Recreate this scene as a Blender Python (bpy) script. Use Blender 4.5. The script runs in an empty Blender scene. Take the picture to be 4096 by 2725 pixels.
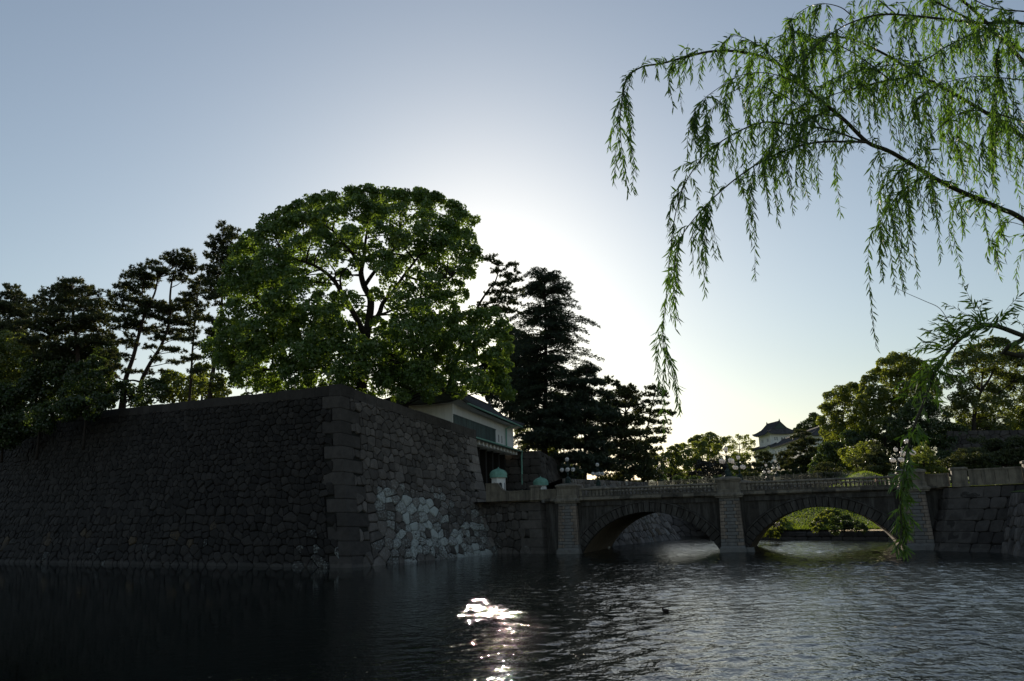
import bpy, math, random
import numpy as np
from mathutils import Vector, Matrix

# ---------------------------------------------------------------- camera, sky, sun, exposure
SC = bpy.context.scene
random.seed(11)
rng = np.random.default_rng(11)
LENS, PITCH, ROLL, EYE = 28.0, math.radians(12.3), math.radians(1.7), 4.3
FPX = LENS / 36 * 4096                       # focal length in photograph pixels
_cp, _sp, _cr, _sr = math.cos(PITCH), math.sin(PITCH), math.cos(ROLL), math.sin(ROLL)
_up0 = np.array([0, -_sp, _cp]); _x0 = np.array([1.0, 0, 0])
CR, CU, CW = _cr * _x0 - _sr * _up0, _sr * _x0 + _cr * _up0, np.array([0, _cp, _sp])
CC = np.array([0, 0, EYE])
camd = bpy.data.cameras.new('camera'); cam = bpy.data.objects.new('camera', camd)
SC.collection.objects.link(cam); SC.camera = cam
camd.lens = LENS; camd.sensor_width = 36; camd.clip_start = 0.1; camd.clip_end = 5000
cam.matrix_world = Matrix(((CR[0], CU[0], -CW[0], 0), (CR[1], CU[1], -CW[1], 0), (CR[2], CU[2], -CW[2], EYE), (0, 0, 0, 1)))

def ray(u, v): return CW + CR * (u - 2048) / FPX - CU * (v - 1362.5) / FPX
def Q(u, v, Y): d = ray(u, v); return CC + d * (Y / d[1])              # point of a sight line at northing Y
def G(u, v, z=0.0): d = ray(u, v); return CC + d * ((z - EYE) / d[2])    # ... at height z
def M(px, Y): return px * Y / FPX                                        # photo pixels -> metres at that distance

SUN_EL, SUN_AZ = 17.0, -2.0
world = bpy.data.worlds.new('World'); SC.world = world; world.use_nodes = True
wn = world.node_tree.nodes; wl = world.node_tree.links
sky = wn.new('ShaderNodeTexSky'); sky.sky_type = 'NISHITA'; sky.sun_disc = False
sky.sun_elevation = math.radians(SUN_EL); sky.sun_rotation = math.radians(SUN_AZ)
sky.altitude = 20; sky.air_density = 1.4; sky.dust_density = 0.48; sky.ozone_density = 3.2
hz = wn.new('ShaderNodeHueSaturation'); hz.inputs['Saturation'].default_value = 0.72       # lowers the saturation of the whole sky evenly
wl.new(sky.outputs[0], hz.inputs['Color']); wl.new(hz.outputs[0], wn['Background'].inputs[0]); wn['Background'].inputs[1].default_value = 0.057
sund = bpy.data.lights.new('sun', 'SUN'); sun = bpy.data.objects.new('sun', sund); SC.collection.objects.link(sun)
sund.energy = 3.8; sund.angle = math.radians(0.53); sund.color = (1, 0.88, 0.72)
_sd = Vector((math.sin(math.radians(SUN_AZ)) * math.cos(math.radians(SUN_EL)), math.cos(math.radians(SUN_AZ)) * math.cos(math.radians(SUN_EL)), math.sin(math.radians(SUN_EL))))
sun.rotation_euler = _sd.to_track_quat('Z', 'Y').to_euler(); sun.location = (0, 300, 150)
SC.view_settings.view_transform = 'Standard'; SC.view_settings.look = 'None'
SC.view_settings.exposure = 0.86; SC.view_settings.gamma = 1.0; SC.view_settings.use_curve_mapping = False
SC.render.engine = 'CYCLES'
cy = SC.cycles
cy.use_denoising = True; cy.max_bounces = 8; cy.diffuse_bounces = 3; cy.glossy_bounces = 4; cy.transmission_bounces = 4
cy.caustics_reflective = False; cy.caustics_refractive = False; cy.sample_clamp_indirect = 6

# ---------------------------------------------------------------- helpers: objects and meshes
COL = SC.collection
def tag(o, label, cat=None, group=None, kind=None):
    if label: o['label'] = label
    if cat: o['category'] = cat
    if group: o['group'] = group
    if kind: o['kind'] = kind
    return o
def thing(name, loc, label, cat, group=None):
    o = bpy.data.objects.new(name, None); COL.objects.link(o); o.location = loc; o.empty_display_size = 0.3
    return tag(o, label, cat, group)
def wloc(o):
    p = np.zeros(3)
    while o is not None: p = p + np.array(o.location); o = o.parent
    return p
def link(name, me, parent=None, loc=None):
    o = bpy.data.objects.new(name, me); COL.objects.link(o)
    if parent: o.parent = parent
    if loc is not None: o.location = Vector(np.array(loc, float) - (wloc(parent) if parent else 0))
    return o

class MB:
    "collects boxes, tubes, lathes; build() links them as ONE mesh object"
    def __init__(s, tf=None): s.V = []; s.F = []; s.T = []; s.tf = tf; s.tone = (1, 0, 0)
    def add(s, vs, fs):
        b = len(s.V); s.V += [tuple(v) for v in vs]; s.T += [s.tone] * len(vs); s.F += [tuple(b + i for i in f) for f in fs]; return s
    def hexa(s, p): return s.add(p, [(0, 3, 2, 1), (4, 5, 6, 7), (0, 1, 5, 4), (1, 2, 6, 5), (2, 3, 7, 6), (3, 0, 4, 7)])
    def box(s, x0, x1, y0, y1, z0, z1, tx=0, ty=0):
        return s.hexa([(x0, y0, z0), (x1, y0, z0), (x1, y1, z0), (x0, y1, z0), (x0 + tx, y0 + ty, z1), (x1 - tx, y0 + ty, z1), (x1 - tx, y1 - ty, z1), (x0 + tx, y1 - ty, z1)])
    def loft(s, rings, cap=True, closed=True):
        n = len(rings[0]); vs = [p for r in rings for p in r]; fs = []
        for i in range(len(rings) - 1):
            for j in range(n if closed else n - 1):
                k = (j + 1) % n; fs.append((i * n + j, i * n + k, (i + 1) * n + k, (i + 1) * n + j))
        if cap: fs += [tuple(range(n - 1, -1, -1)), tuple((len(rings) - 1) * n + j for j in range(n))]
        return s.add(vs, fs)
    def lathe(s, prof, c=(0, 0, 0), n=12, cap=True):
        return s.loft([[(c[0] + r * math.cos(2 * math.pi * j / n), c[1] + r * math.sin(2 * math.pi * j / n), c[2] + z) for j in range(n)] for r, z in prof], cap)
    def tube(s, pts, rad, n=6, cap=True):
        P = [np.array(p, float) for p in pts]
        R = list(rad) if hasattr(rad, '__len__') else [rad] * len(P)
        rings = []; a = None
        for i, p in enumerate(P):
            t = P[min(i + 1, len(P) - 1)] - P[max(i - 1, 0)]; t = t / (np.linalg.norm(t) + 1e-9)
            if a is None: a = np.cross(t, (0.3, 0.2, 1) if abs(t[2]) < .9 else (1, 0.1, 0))
            a = a - t * (a @ t); a = a / (np.linalg.norm(a) + 1e-9); b = np.cross(t, a)
            rings.append([tuple(p + R[i] * (math.cos(2 * math.pi * j / n) * a + math.sin(2 * math.pi * j / n) * b)) for j in range(n)])
        return s.loft(rings, cap)
    def rects(s, prof, cx, cy):                      # stacked rectangles: prof = [(half x, half y, z)]
        return s.loft([[(cx - a, cy - b, z), (cx + a, cy - b, z), (cx + a, cy + b, z), (cx - a, cy + b, z)] for a, b, z in prof])
    def sweep(s, prof, x0, x1):                      # profile [(y, z)] along x
        return s.loft([[(x, y, z) for y, z in prof] for x in (x0, x1)])
    def mesh(s, name, mat, org=(0, 0, 0), smooth=False, tone=False):
        V = np.array([s.tf(v) for v in s.V] if s.tf else s.V, float) - np.array(org)
        me = bpy.data.meshes.new(name); me.from_pydata(V.tolist(), [], s.F); me.materials.append(mat)
        if tone:
            at = me.color_attributes.new('tone', 'FLOAT_COLOR', 'POINT')
            at.data.foreach_set('color', np.array([(t[0], t[1], t[2], 1) for t in s.T], np.float32).ravel())
        if smooth: me.polygons.foreach_set('use_smooth', [True] * len(me.polygons))
        me.update(); return me
    def build(s, name, mat, parent=None, smooth=False, tone=False):
        return link(name, s.mesh(name, mat, wloc(parent) if parent else (0, 0, 0), smooth, tone), parent)

def fast_mesh(name, V, k, mat, parent, tone=None):
    "V: (N*k, 3) array of separate k-gons"
    V = np.asarray(V, np.float32) - wloc(parent).astype(np.float32); n = len(V) // k
    me = bpy.data.meshes.new(name); me.vertices.add(n * k); me.vertices.foreach_set('co', V.ravel())
    me.loops.add(n * k); me.loops.foreach_set('vertex_index', np.arange(n * k, dtype=np.int32))
    me.polygons.add(n); me.polygons.foreach_set('loop_start', np.arange(0, n * k, k, dtype=np.int32))
    me.polygons.foreach_set('loop_total', np.full(n, k, np.int32))
    me.materials.append(mat)
    if tone is not None:
        at = me.color_attributes.new('tone', 'FLOAT_COLOR', 'POINT')
        t = np.ones((n * k, 4), np.float32); t[:, 0] = np.repeat(tone, k); at.data.foreach_set('color', t.ravel())
    me.update(calc_edges=True)
    return link(name, me, parent)
def unit(a): return a / (np.linalg.norm(a, axis=-1, keepdims=True) + 1e-9)

# ---------------------------------------------------------------- materials
def nodes(name):
    m = bpy.data.materials.new(name); m.use_nodes = True; nt = m.node_tree
    return m, nt, nt.nodes, nt.links, nt.nodes['Principled BSDF']
def N(nt, typ, **kw):
    n = nt.nodes.new(typ)
    for k, v in kw.items():
        if k in n.inputs: n.inputs[k].default_value = v
        else: setattr(n, k, v)
    return n
def mix(nt, fac, a, b, mode='MIX'):
    n = nt.nodes.new('ShaderNodeMix'); n.data_type = 'RGBA'; n.blend_type = mode
    for sock, v in ((n.inputs[0], fac), (n.inputs[6], a), (n.inputs[7], b)):
        if hasattr(v, 'links') or hasattr(v, 'is_output'): nt.links.new(v, sock)
        elif isinstance(v, (int, float)): sock.default_value = v
        else: sock.default_value = (*v, 1)
    return n.outputs[2]
def ramp(nt, src, p0, p1):
    n = N(nt, 'ShaderNodeMapRange'); n.inputs[1].default_value = p0; n.inputs[2].default_value = p1
    n.clamp = True; nt.links.new(src, n.inputs[0]); return n.outputs[0]
def pm(name, c1, c2, scale=2.0, rough=0.8, bump=0.3, bscale=None, metal=0.0, spec=0.3, streak=None, dist=0.02):
    m, nt, nd, lk, b = nodes(name)
    tc = N(nt, 'ShaderNodeNewGeometry')
    n1 = N(nt, 'ShaderNodeTexNoise', Scale=scale, Detail=6.0, Roughness=0.65); lk.new(tc.outputs['Position'], n1.inputs['Vector'])
    c = mix(nt, ramp(nt, n1.outputs[0], 0.35, 0.65), c1, c2)
    if streak:
        mp = N(nt, 'ShaderNodeMapping'); mp.inputs['Scale'].default_value = (2.2, 2.2, 0.25); lk.new(tc.outputs['Position'], mp.inputs[0])
        n3 = N(nt, 'ShaderNodeTexNoise', Scale=1.0, Detail=5.0, Roughness=0.7); lk.new(mp.outputs[0], n3.inputs['Vector'])
        c = mix(nt, ramp(nt, n3.outputs[0], 0.45, 0.7), c, streak)
    lk.new(c, b.inputs['Base Color'])
    b.inputs['Roughness'].default_value = rough; b.inputs['Metallic'].default_value = metal; b.inputs['Specular IOR Level'].default_value = spec
    if bump:
        n2 = N(nt, 'ShaderNodeTexNoise', Scale=bscale or scale * 5, Detail=5.0, Roughness=0.7); lk.new(tc.outputs['Position'], n2.inputs['Vector'])
        bp = N(nt, 'ShaderNodeBump', Strength=bump, Distance=dist); lk.new(n2.outputs[0], bp.inputs['Height']); lk.new(bp.outputs[0], b.inputs['Normal'])
    return m
def stone_mat(name, c1, c2, lich=(0.37, 0.40, 0.38), moss=(0.085, 0.062, 0.036)):
    m, nt, nd, lk, b = nodes(name)
    g = N(nt, 'ShaderNodeNewGeometry'); at = N(nt, 'ShaderNodeAttribute', attribute_name='tone')
    sp = N(nt, 'ShaderNodeSeparateColor'); lk.new(at.outputs['Color'], sp.inputs[0])
    n1 = N(nt, 'ShaderNodeTexNoise', Scale=1.3, Detail=7.0, Roughness=0.7); lk.new(g.outputs['Position'], n1.inputs['Vector'])
    n2 = N(nt, 'ShaderNodeTexNoise', Scale=5.0, Detail=8.0, Roughness=0.75); lk.new(g.outputs['Position'], n2.inputs['Vector'])
    c = mix(nt, ramp(nt, n1.outputs[0], 0.3, 0.7), c1, c2)
    mul = N(nt, 'ShaderNodeMath', operation='MULTIPLY'); mul.inputs[1].default_value = 0.75
    lk.new(sp.outputs[1], mul.inputs[0])
    def cover(chan, base):
        a = N(nt, 'ShaderNodeMath', operation='ADD'); lk.new(n2.outputs[0], a.inputs[0]); lk.new(chan, a.inputs[1])
        return ramp(nt, a.outputs[0], base, base + 0.22)
    c = mix(nt, sp.outputs[0], (0, 0, 0), c, 'MIX') if False else c
    vm = N(nt, 'ShaderNodeVectorMath', operation='SCALE'); lk.new(c, vm.inputs[0]); lk.new(sp.outputs[0], vm.inputs['Scale'])
    c = mix(nt, cover(sp.outputs[2], 0.95), vm.outputs[0], moss)
    c = mix(nt, cover(sp.outputs[1], 0.85), c, lich)
    sz = N(nt, 'ShaderNodeSeparateXYZ'); lk.new(g.outputs['Position'], sz.inputs[0])      # pale tide line and dark damp band above it
    wv = N(nt, 'ShaderNodeMath', operation='MULTIPLY_ADD'); lk.new(n1.outputs[0], wv.inputs[0]); wv.inputs[1].default_value = -0.5; lk.new(sz.outputs[2], wv.inputs[2])
    td = N(nt, 'ShaderNodeMath', operation='MULTIPLY'); lk.new(ramp(nt, wv.outputs[0], 0.12, 0.02), td.inputs[0]); td.inputs[1].default_value = 0.14
    c = mix(nt, td.outputs[0], c, (0.20, 0.19, 0.17))
    lk.new(c, b.inputs['Base Color']); b.inputs['Roughness'].default_value = 0.85; b.inputs['Specular IOR Level'].default_value = 0.25
    bp = N(nt, 'ShaderNodeBump', Strength=0.7, Distance=0.062); lk.new(n2.outputs[0], bp.inputs['Height']); lk.new(bp.outputs[0], b.inputs['Normal'])
    return m
def leaf_mat(name, c1, c2, trans=0.5, scale=0.35, tcol=None, gloss=0.08):
    m, nt, nd, lk, b = nodes(name)
    g = N(nt, 'ShaderNodeNewGeometry'); at = N(nt, 'ShaderNodeAttribute', attribute_name='tone')
    sp = N(nt, 'ShaderNodeSeparateColor'); lk.new(at.outputs['Color'], sp.inputs[0])
    n1 = N(nt, 'ShaderNodeTexNoise', Scale=scale, Detail=3.0); lk.new(g.outputs['Position'], n1.inputs['Vector'])
    c = mix(nt, ramp(nt, n1.outputs[0], 0.35, 0.65), c1, c2)
    vm = N(nt, 'ShaderNodeVectorMath', operation='SCALE'); lk.new(c, vm.inputs[0]); lk.new(sp.outputs[0], vm.inputs['Scale'])
    df = N(nt, 'ShaderNodeBsdfDiffuse'); lk.new(vm.outputs[0], df.inputs[0])
    tr = N(nt, 'ShaderNodeBsdfTranslucent')
    tv = mix(nt, 1.0, vm.outputs[0], tcol or (1.5, 1.35, 0.45), 'MULTIPLY'); lk.new(tv, tr.inputs[0])
    gl = N(nt, 'ShaderNodeBsdfGlossy', Roughness=0.4); gl.inputs[0].default_value = (0.5, 0.5, 0.5, 1)
    ms = N(nt, 'ShaderNodeMixShader'); ms.inputs[0].default_value = trans; lk.new(df.outputs[0], ms.inputs[1]); lk.new(tr.outputs[0], ms.inputs[2])
    m2 = N(nt, 'ShaderNodeMixShader'); m2.inputs[0].default_value = gloss; lk.new(ms.outputs[0], m2.inputs[1]); lk.new(gl.outputs[0], m2.inputs[2])
    lk.new(m2.outputs[0], nd['Material Output'].inputs[0]); return m

MT = dict(
    rock=stone_mat('castle stone', (0.070, 0.062, 0.055), (0.140, 0.125, 0.112)),
    joint=pm('joint earth', (0.012, 0.012, 0.010), (0.02, 0.02, 0.016), 3, 0.95, 0.5),
    granite=pm('weathered granite', (0.25, 0.22, 0.17), (0.155, 0.135, 0.106), 1.2, 0.85, 0.4, 8, streak=(0.07, 0.064, 0.054)),
    granite_shade=pm('shaded baluster granite', (0.13, 0.115, 0.09), (0.075, 0.066, 0.054), 2.5, 0.85, 0.4, 8, streak=(0.03, 0.028, 0.024)),  # shade of balusters, plinths and some cornice blocks put into a darker granite
    gable=pm('verdigris gable', (0.07, 0.10, 0.085), (0.05, 0.07, 0.06), 3, 0.8, 0.1),
    granite_warm=pm('warm granite block', (0.30, 0.245, 0.195), (0.20, 0.162, 0.13), 2.0, 0.85, 0.4, 9, streak=(0.07, 0.062, 0.055)),
    granite_dark=pm('dark granite block', (0.20, 0.192, 0.178), (0.12, 0.115, 0.108), 2.0, 0.85, 0.4, 9, streak=(0.16, 0.16, 0.155)),
    ring=pm('sooty granite', (0.048, 0.043, 0.037), (0.026, 0.023, 0.020), 1.4, 0.85, 0.5, 8, streak=(0.10, 0.095, 0.085)),
    soffit=pm('soffit brick', (0.26, 0.20, 0.14), (0.16, 0.12, 0.085), 1.5, 0.85, 0.5, 8),
    paving=pm('paving', (0.22, 0.21, 0.19), (0.17, 0.16, 0.15), 1.0, 0.9, 0.2),
    plaster=pm('white plaster', (0.78, 0.78, 0.76), (0.70, 0.70, 0.69), 0.6, 0.8, 0.1, streak=(0.64, 0.64, 0.62)),
    board=pm('blackened copper boards', (0.035, 0.06, 0.058), (0.02, 0.028, 0.03), 1.5, 0.6, 0.2, streak=(0.07, 0.13, 0.115)),
    copper=pm('green copper', (0.19, 0.38, 0.30), (0.13, 0.29, 0.23), 3.0, 0.65, 0.2, streak=(0.26, 0.46, 0.37)),
    bronze=pm('patinated bronze', (0.035, 0.06, 0.05), (0.02, 0.032, 0.03), 6.0, 0.45, 0.2, metal=0.5),
    iron=pm('painted iron', (0.20, 0.19, 0.16), (0.12, 0.115, 0.10), 6.0, 0.33, 0.1, metal=0.85),
    wood=pm('dark timber', (0.02, 0.017, 0.013), (0.012, 0.01, 0.008), 3.0, 0.8, 0.3),
    bark=pm('bark', (0.035, 0.028, 0.022), (0.018, 0.015, 0.012), 4.0, 0.95, 0.8, 9, dist=0.05),
    pinebark=pm('pine bark', (0.05, 0.034, 0.026), (0.022, 0.017, 0.014), 4.0, 0.95, 0.8, 9, dist=0.05),
    willowbark=pm('willow bark', (0.055, 0.05, 0.036), (0.03, 0.028, 0.02), 30.0, 0.9, 0.6, 90, dist=0.004),
    camphor=leaf_mat('camphor leaves', (0.145, 0.230, 0.060), (0.105, 0.185, 0.050), 0.47),
    pine=leaf_mat('pine needles', (0.070, 0.092, 0.036), (0.045, 0.066, 0.028), 0.3, tcol=(1.5, 1.2, 0.5)),
    cedar=leaf_mat('cedar needles', (0.048, 0.074, 0.044), (0.034, 0.056, 0.034), 0.28, tcol=(1.3, 1.1, 0.6)),
    darkleaf=leaf_mat('evergreen leaves', (0.060, 0.098, 0.032), (0.042, 0.072, 0.025), 0.45),
    sunleaf=leaf_mat('pale green leaves', (0.175, 0.215, 0.05), (0.12, 0.165, 0.04), 0.58),
    farleaf=leaf_mat('soft green leaves', (0.145, 0.185, 0.052), (0.105, 0.145, 0.046), 0.52),
    bare=leaf_mat('brown brush', (0.045, 0.038, 0.028), (0.03, 0.028, 0.02), 0.3),
    willow=leaf_mat('willow leaves', (0.100, 0.180, 0.036), (0.075, 0.145, 0.032), 0.55, scale=3.0, tcol=(1.25, 1.3, 0.45), gloss=0.06),
    grass=leaf_mat('grass blades', (0.14, 0.20, 0.032), (0.085, 0.14, 0.024), 0.6, scale=0.25),
    turf=pm('turf', (0.055, 0.085, 0.018), (0.075, 0.11, 0.022), 0.8, 0.95, 0.8, 4, dist=0.2),
    earth=pm('earth', (0.07, 0.06, 0.04), (0.04, 0.045, 0.025), 0.5, 0.95, 0.5, 3, dist=0.1),
    duck=pm('duck plumage', (0.035, 0.02, 0.014), (0.02, 0.014, 0.012), 20, 0.7, 0.1),
    swan=pm('swan plumage', (0.8, 0.8, 0.78), (0.74, 0.74, 0.72), 10, 0.7, 0.1),
    beak=pm('beak', (0.5, 0.2, 0.03), (0.4, 0.15, 0.02), 10, 0.5, 0),
    cloth=pm('dark cloth', (0.02, 0.022, 0.03), (0.015, 0.016, 0.02), 8, 0.9, 0.1),
    skin=pm('skin', (0.45, 0.28, 0.20), (0.42, 0.26, 0.18), 8, 0.6, 0),
    hair=pm('hair', (0.015, 0.012, 0.01), (0.02, 0.016, 0.012), 20, 0.6, 0.2),
    band=pm('dark wire', (0.03, 0.035, 0.035), (0.02, 0.02, 0.02), 5, 0.5, 0),
    greypaint=pm('grey panel', (0.25, 0.27, 0.28), (0.21, 0.22, 0.23), 2, 0.6, 0.1),
    slit=pm('dark opening', (0.05, 0.055, 0.06), (0.04, 0.04, 0.045), 2, 0.8, 0),
)
def _tile(name, along):
    m, nt, nd, lk, b = nodes(name)
    g = N(nt, 'ShaderNodeNewGeometry'); n1 = N(nt, 'ShaderNodeTexNoise', Scale=1.2, Detail=5.0); lk.new(g.outputs['Position'], n1.inputs['Vector'])
    c = mix(nt, ramp(nt, n1.outputs[0], 0.35, 0.65), (0.085, 0.085, 0.09), (0.05, 0.05, 0.054)); lk.new(c, b.inputs['Base Color'])
    b.inputs['Roughness'].default_value = 0.8; b.inputs['Specular IOR Level'].default_value = 0.2
    n2 = N(nt, 'ShaderNodeTexNoise', Scale=6.0, Detail=4.0); lk.new(g.outputs['Position'], n2.inputs['Vector'])
    bp = N(nt, 'ShaderNodeBump', Strength=0.4, Distance=0.05); lk.new(n2.outputs[0], bp.inputs['Height']); lk.new(bp.outputs[0], b.inputs['Normal'])
    return m
MT['tile'] = _tile('roof tiles', 0)
m, nt, nd, lk, b = nodes('opal glass'); b.inputs['Base Color'].default_value = (0.92, 0.91, 0.90, 1); b.inputs['Roughness'].default_value = 0.12
tr_ = N(nt, 'ShaderNodeBsdfTranslucent'); tr_.inputs[0].default_value = (0.9, 0.87, 0.83, 1); ms_ = N(nt, 'ShaderNodeMixShader'); ms_.inputs[0].default_value = 0.5
lk.new(b.outputs[0], ms_.inputs[1]); lk.new(tr_.outputs[0], ms_.inputs[2]); lk.new(ms_.outputs[0], nd['Material Output'].inputs[0]); MT['opal'] = m

def water_mat():
    m, nt, nd, lk, b = nodes('moat water')
    b.inputs['Base Color'].default_value = (0.006, 0.010, 0.008, 1); b.inputs['Roughness'].default_value = 0.02
    b.inputs['IOR'].default_value = 1.333; b.inputs['Specular IOR Level'].default_value = 0.5
    g = N(nt, 'ShaderNodeNewGeometry')
    def nz(sx, sy, scale, det, rot=0.0):
        mp = N(nt, 'ShaderNodeMapping'); mp.inputs['Scale'].default_value = (sx, sy, 1); mp.inputs['Rotation'].default_value = (0, 0, rot)
        lk.new(g.outputs['Position'], mp.inputs[0])
        n = N(nt, 'ShaderNodeTexNoise', Scale=scale, Detail=det, Roughness=0.55); lk.new(mp.outputs[0], n.inputs['Vector']); return n.outputs[0]
    a = nz(1.15, 0.75, 3.4, 2.0, math.radians(-18)); c = nz(0.75, 1.0, 1.5, 2.0, math.radians(-12)); d = nz(0.45, 1.0, 0.5, 2.0, math.radians(-26)); patch = nz(0.5, 1.0, 0.06, 3.0, 0.3)
    sx = N(nt, 'ShaderNodeSeparateXYZ'); lk.new(g.outputs['Position'], sx.inputs[0])
    lee = ramp(nt, sx.outputs[0], -13.0, 1.0)                  # water in the lee of the castle wall lies calmer
    def mul(x, y):
        n = N(nt, 'ShaderNodeMath', operation='MULTIPLY')
        for k, v in enumerate((x, y)):
            if isinstance(v, (int, float)): n.inputs[k].default_value = v
            else: lk.new(v, n.inputs[k])
        return n.outputs[0]
    def add(x, y): n = N(nt, 'ShaderNodeMath', operation='ADD'); lk.new(x, n.inputs[0]); lk.new(y, n.inputs[1]); return n.outputs[0]
    vr = N(nt, 'ShaderNodeValue'); vr.outputs[0].default_value = 0.02
    vb = N(nt, 'ShaderNodeValue'); vb.outputs[0].default_value = 0.7
    vv = N(nt, 'ShaderNodeValue'); vv.outputs[0].default_value = 0.05; wind = add(mul(lee, 0.88), vv.outputs[0])
    amp = mul(wind, add(ramp(nt, patch, 0.30, 0.60), vb.outputs[0]))
    hgt = mul(add(add(mul(a, 0.55), mul(c, 0.9)), mul(d, 0.5)), amp)
    # ruffled water: a sharp lobe for the visible wavelets and a wide one for chop finer than a pixel
    chop = N(nt, 'ShaderNodeBsdfPrincipled'); chop.inputs['Base Color'].default_value = (0.006, 0.010, 0.008, 1); chop.inputs['IOR'].default_value = 1.333
    open_ = ramp(nt, sx.outputs[0], -3.0, 12.0); lk.new(add(mul(open_, 0.16), vr.outputs[0]), chop.inputs['Roughness'])
    mx = N(nt, 'ShaderNodeMixShader'); lk.new(add(mul(open_, 0.5), vr.outputs[0]), mx.inputs[0]); lk.new(b.outputs[0], mx.inputs[1]); lk.new(chop.outputs[0], mx.inputs[2]); lk.new(mx.outputs[0], nd['Material Output'].inputs[0])
    bp = N(nt, 'ShaderNodeBump', Strength=1.0, Distance=0.062); lk.new(hgt, bp.inputs['Height']); lk.new(bp.outputs[0], b.inputs['Normal']); lk.new(bp.outputs[0], chop.inputs['Normal'])
    return m
MT['water'] = water_mat()
# ---------------------------------------------------------------- water and terrain
WX0, WX1, WY0, WY1 = -15.0, 44.0, 21.0, 122.0                  # the open stretch carries modelled wavelets, the rest only fine ripples
wx = np.linspace(WX0, WX1, 320); wy = np.exp(np.linspace(math.log(WY0), math.log(WY1), 310)); GX, GY = np.meshgrid(wx, wy); GZ = np.zeros_like(GX)
wr = np.random.default_rng(5)
for k in range(46):
    lam = wr.uniform(.55, 1.7); th_ = math.radians(-75) + wr.normal() * .75; ph = wr.uniform(0, 6.28); am = .0036 * lam ** 1.1
    GZ += am * np.sin((GX * math.cos(th_) + GY * math.sin(th_)) * 2 * math.pi / lam + ph)
def _ss(x, a, b): t = np.clip((x - a) / (b - a), 0, 1); return t * t * (3 - 2 * t)
gust = .75 + .25 * np.sin(GX * .21 + GY * .13 + 1.0) * np.sin(GY * .17 - GX * .07)
GZ *= gust * (.05 + .95 * _ss(GX, -8, 5)) * _ss(GX, WX0, WX0 + 3) * (1 - _ss(GX, WX1 - 4, WX1)) * (1 - _ss(GY, WY1 - 14, WY1)) * _ss(GY, WY0, WY0 + .8)
nx_, ny_ = len(wx), len(wy); wv_ = np.stack([GX, GY, GZ], -1).reshape(-1, 3); ii, jj = np.meshgrid(np.arange(ny_ - 1), np.arange(nx_ - 1), indexing='ij'); a_ = (ii * nx_ + jj).ravel()
wq = np.stack([a_, a_ + 1, a_ + nx_ + 1, a_ + nx_], 1); n0 = len(wv_)
wv_ = np.concatenate([wv_, [(-600, -60, 0), (600, -60, 0), (600, 900, 0), (-600, 900, 0)]]); c00, c10, c11, c01 = 0, nx_ - 1, n0 - 1, n0 - nx_
me = bpy.data.meshes.new('water'); me.from_pydata(wv_.tolist(), [], wq.tolist() + [(n0, n0 + 1, c10, c00), (n0 + 1, n0 + 2, c11, c10), (n0 + 2, n0 + 3, c01, c11), (n0 + 3, n0, c00, c01)]); me.materials.append(MT['water'])
me.polygons.foreach_set('use_smooth', [True] * len(me.polygons)); me.update()
tag(link('water', me), 'dark rippled moat water reflecting sky and trees', kind='structure')

def sstep(x, a, b): t = min(1, max(0, (x - a) / (b - a))); return t * t * (3 - 2 * t)
def hill(x, y):
    q = (x - 37.3) * .72 + (y - 107) * .69
    z = 0.9 + 5.6 * sstep(q, -4, 24) + 2.0 * sstep(q, 50, 85) + 9.0 * sstep(q, 80, 190)
    z += 2.6 * math.exp(-((x - 52.6) / 3.6) ** 2 - ((y - 122.0) / 7.0) ** 2)
    return z + 0.25 * math.sin(x * .31) * math.cos(y * .27) * sstep(q, 2, 10)
def terrain(name, poly, zf, mat, label, nx=40, ny=40):
    a, b_, c, d = [np.array(p, float) for p in poly]; vs = []; fs = []
    for i in range(nx + 1):
        for j in range(ny + 1):
            s, t = i / nx, j / ny; p = (a * (1 - s) + b_ * s) * (1 - t) + (d * (1 - s) + c * s) * t; vs.append((p[0], p[1], zf(p[0], p[1])))
    k = ny + 1
    for i in range(nx):
        for j in range(ny): fs.append((i * k + j, (i + 1) * k + j, (i + 1) * k + j + 1, i * k + j + 1))
    mb = MB(); mb.add(vs, fs); return tag(mb.build(name, mat, smooth=True), label, kind='structure')
# bank line of the grassy slope, its retaining strip stands in front of it
BK0, BK1 = np.array([27.5, 117.0]), np.array([52.0, 92.0])
terrain('grass_slope', [BK0, BK1, (330, 300), (40, 560)], hill, MT['turf'], 'sunlit grass slope rising behind the bridge', 60, 90)

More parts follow.
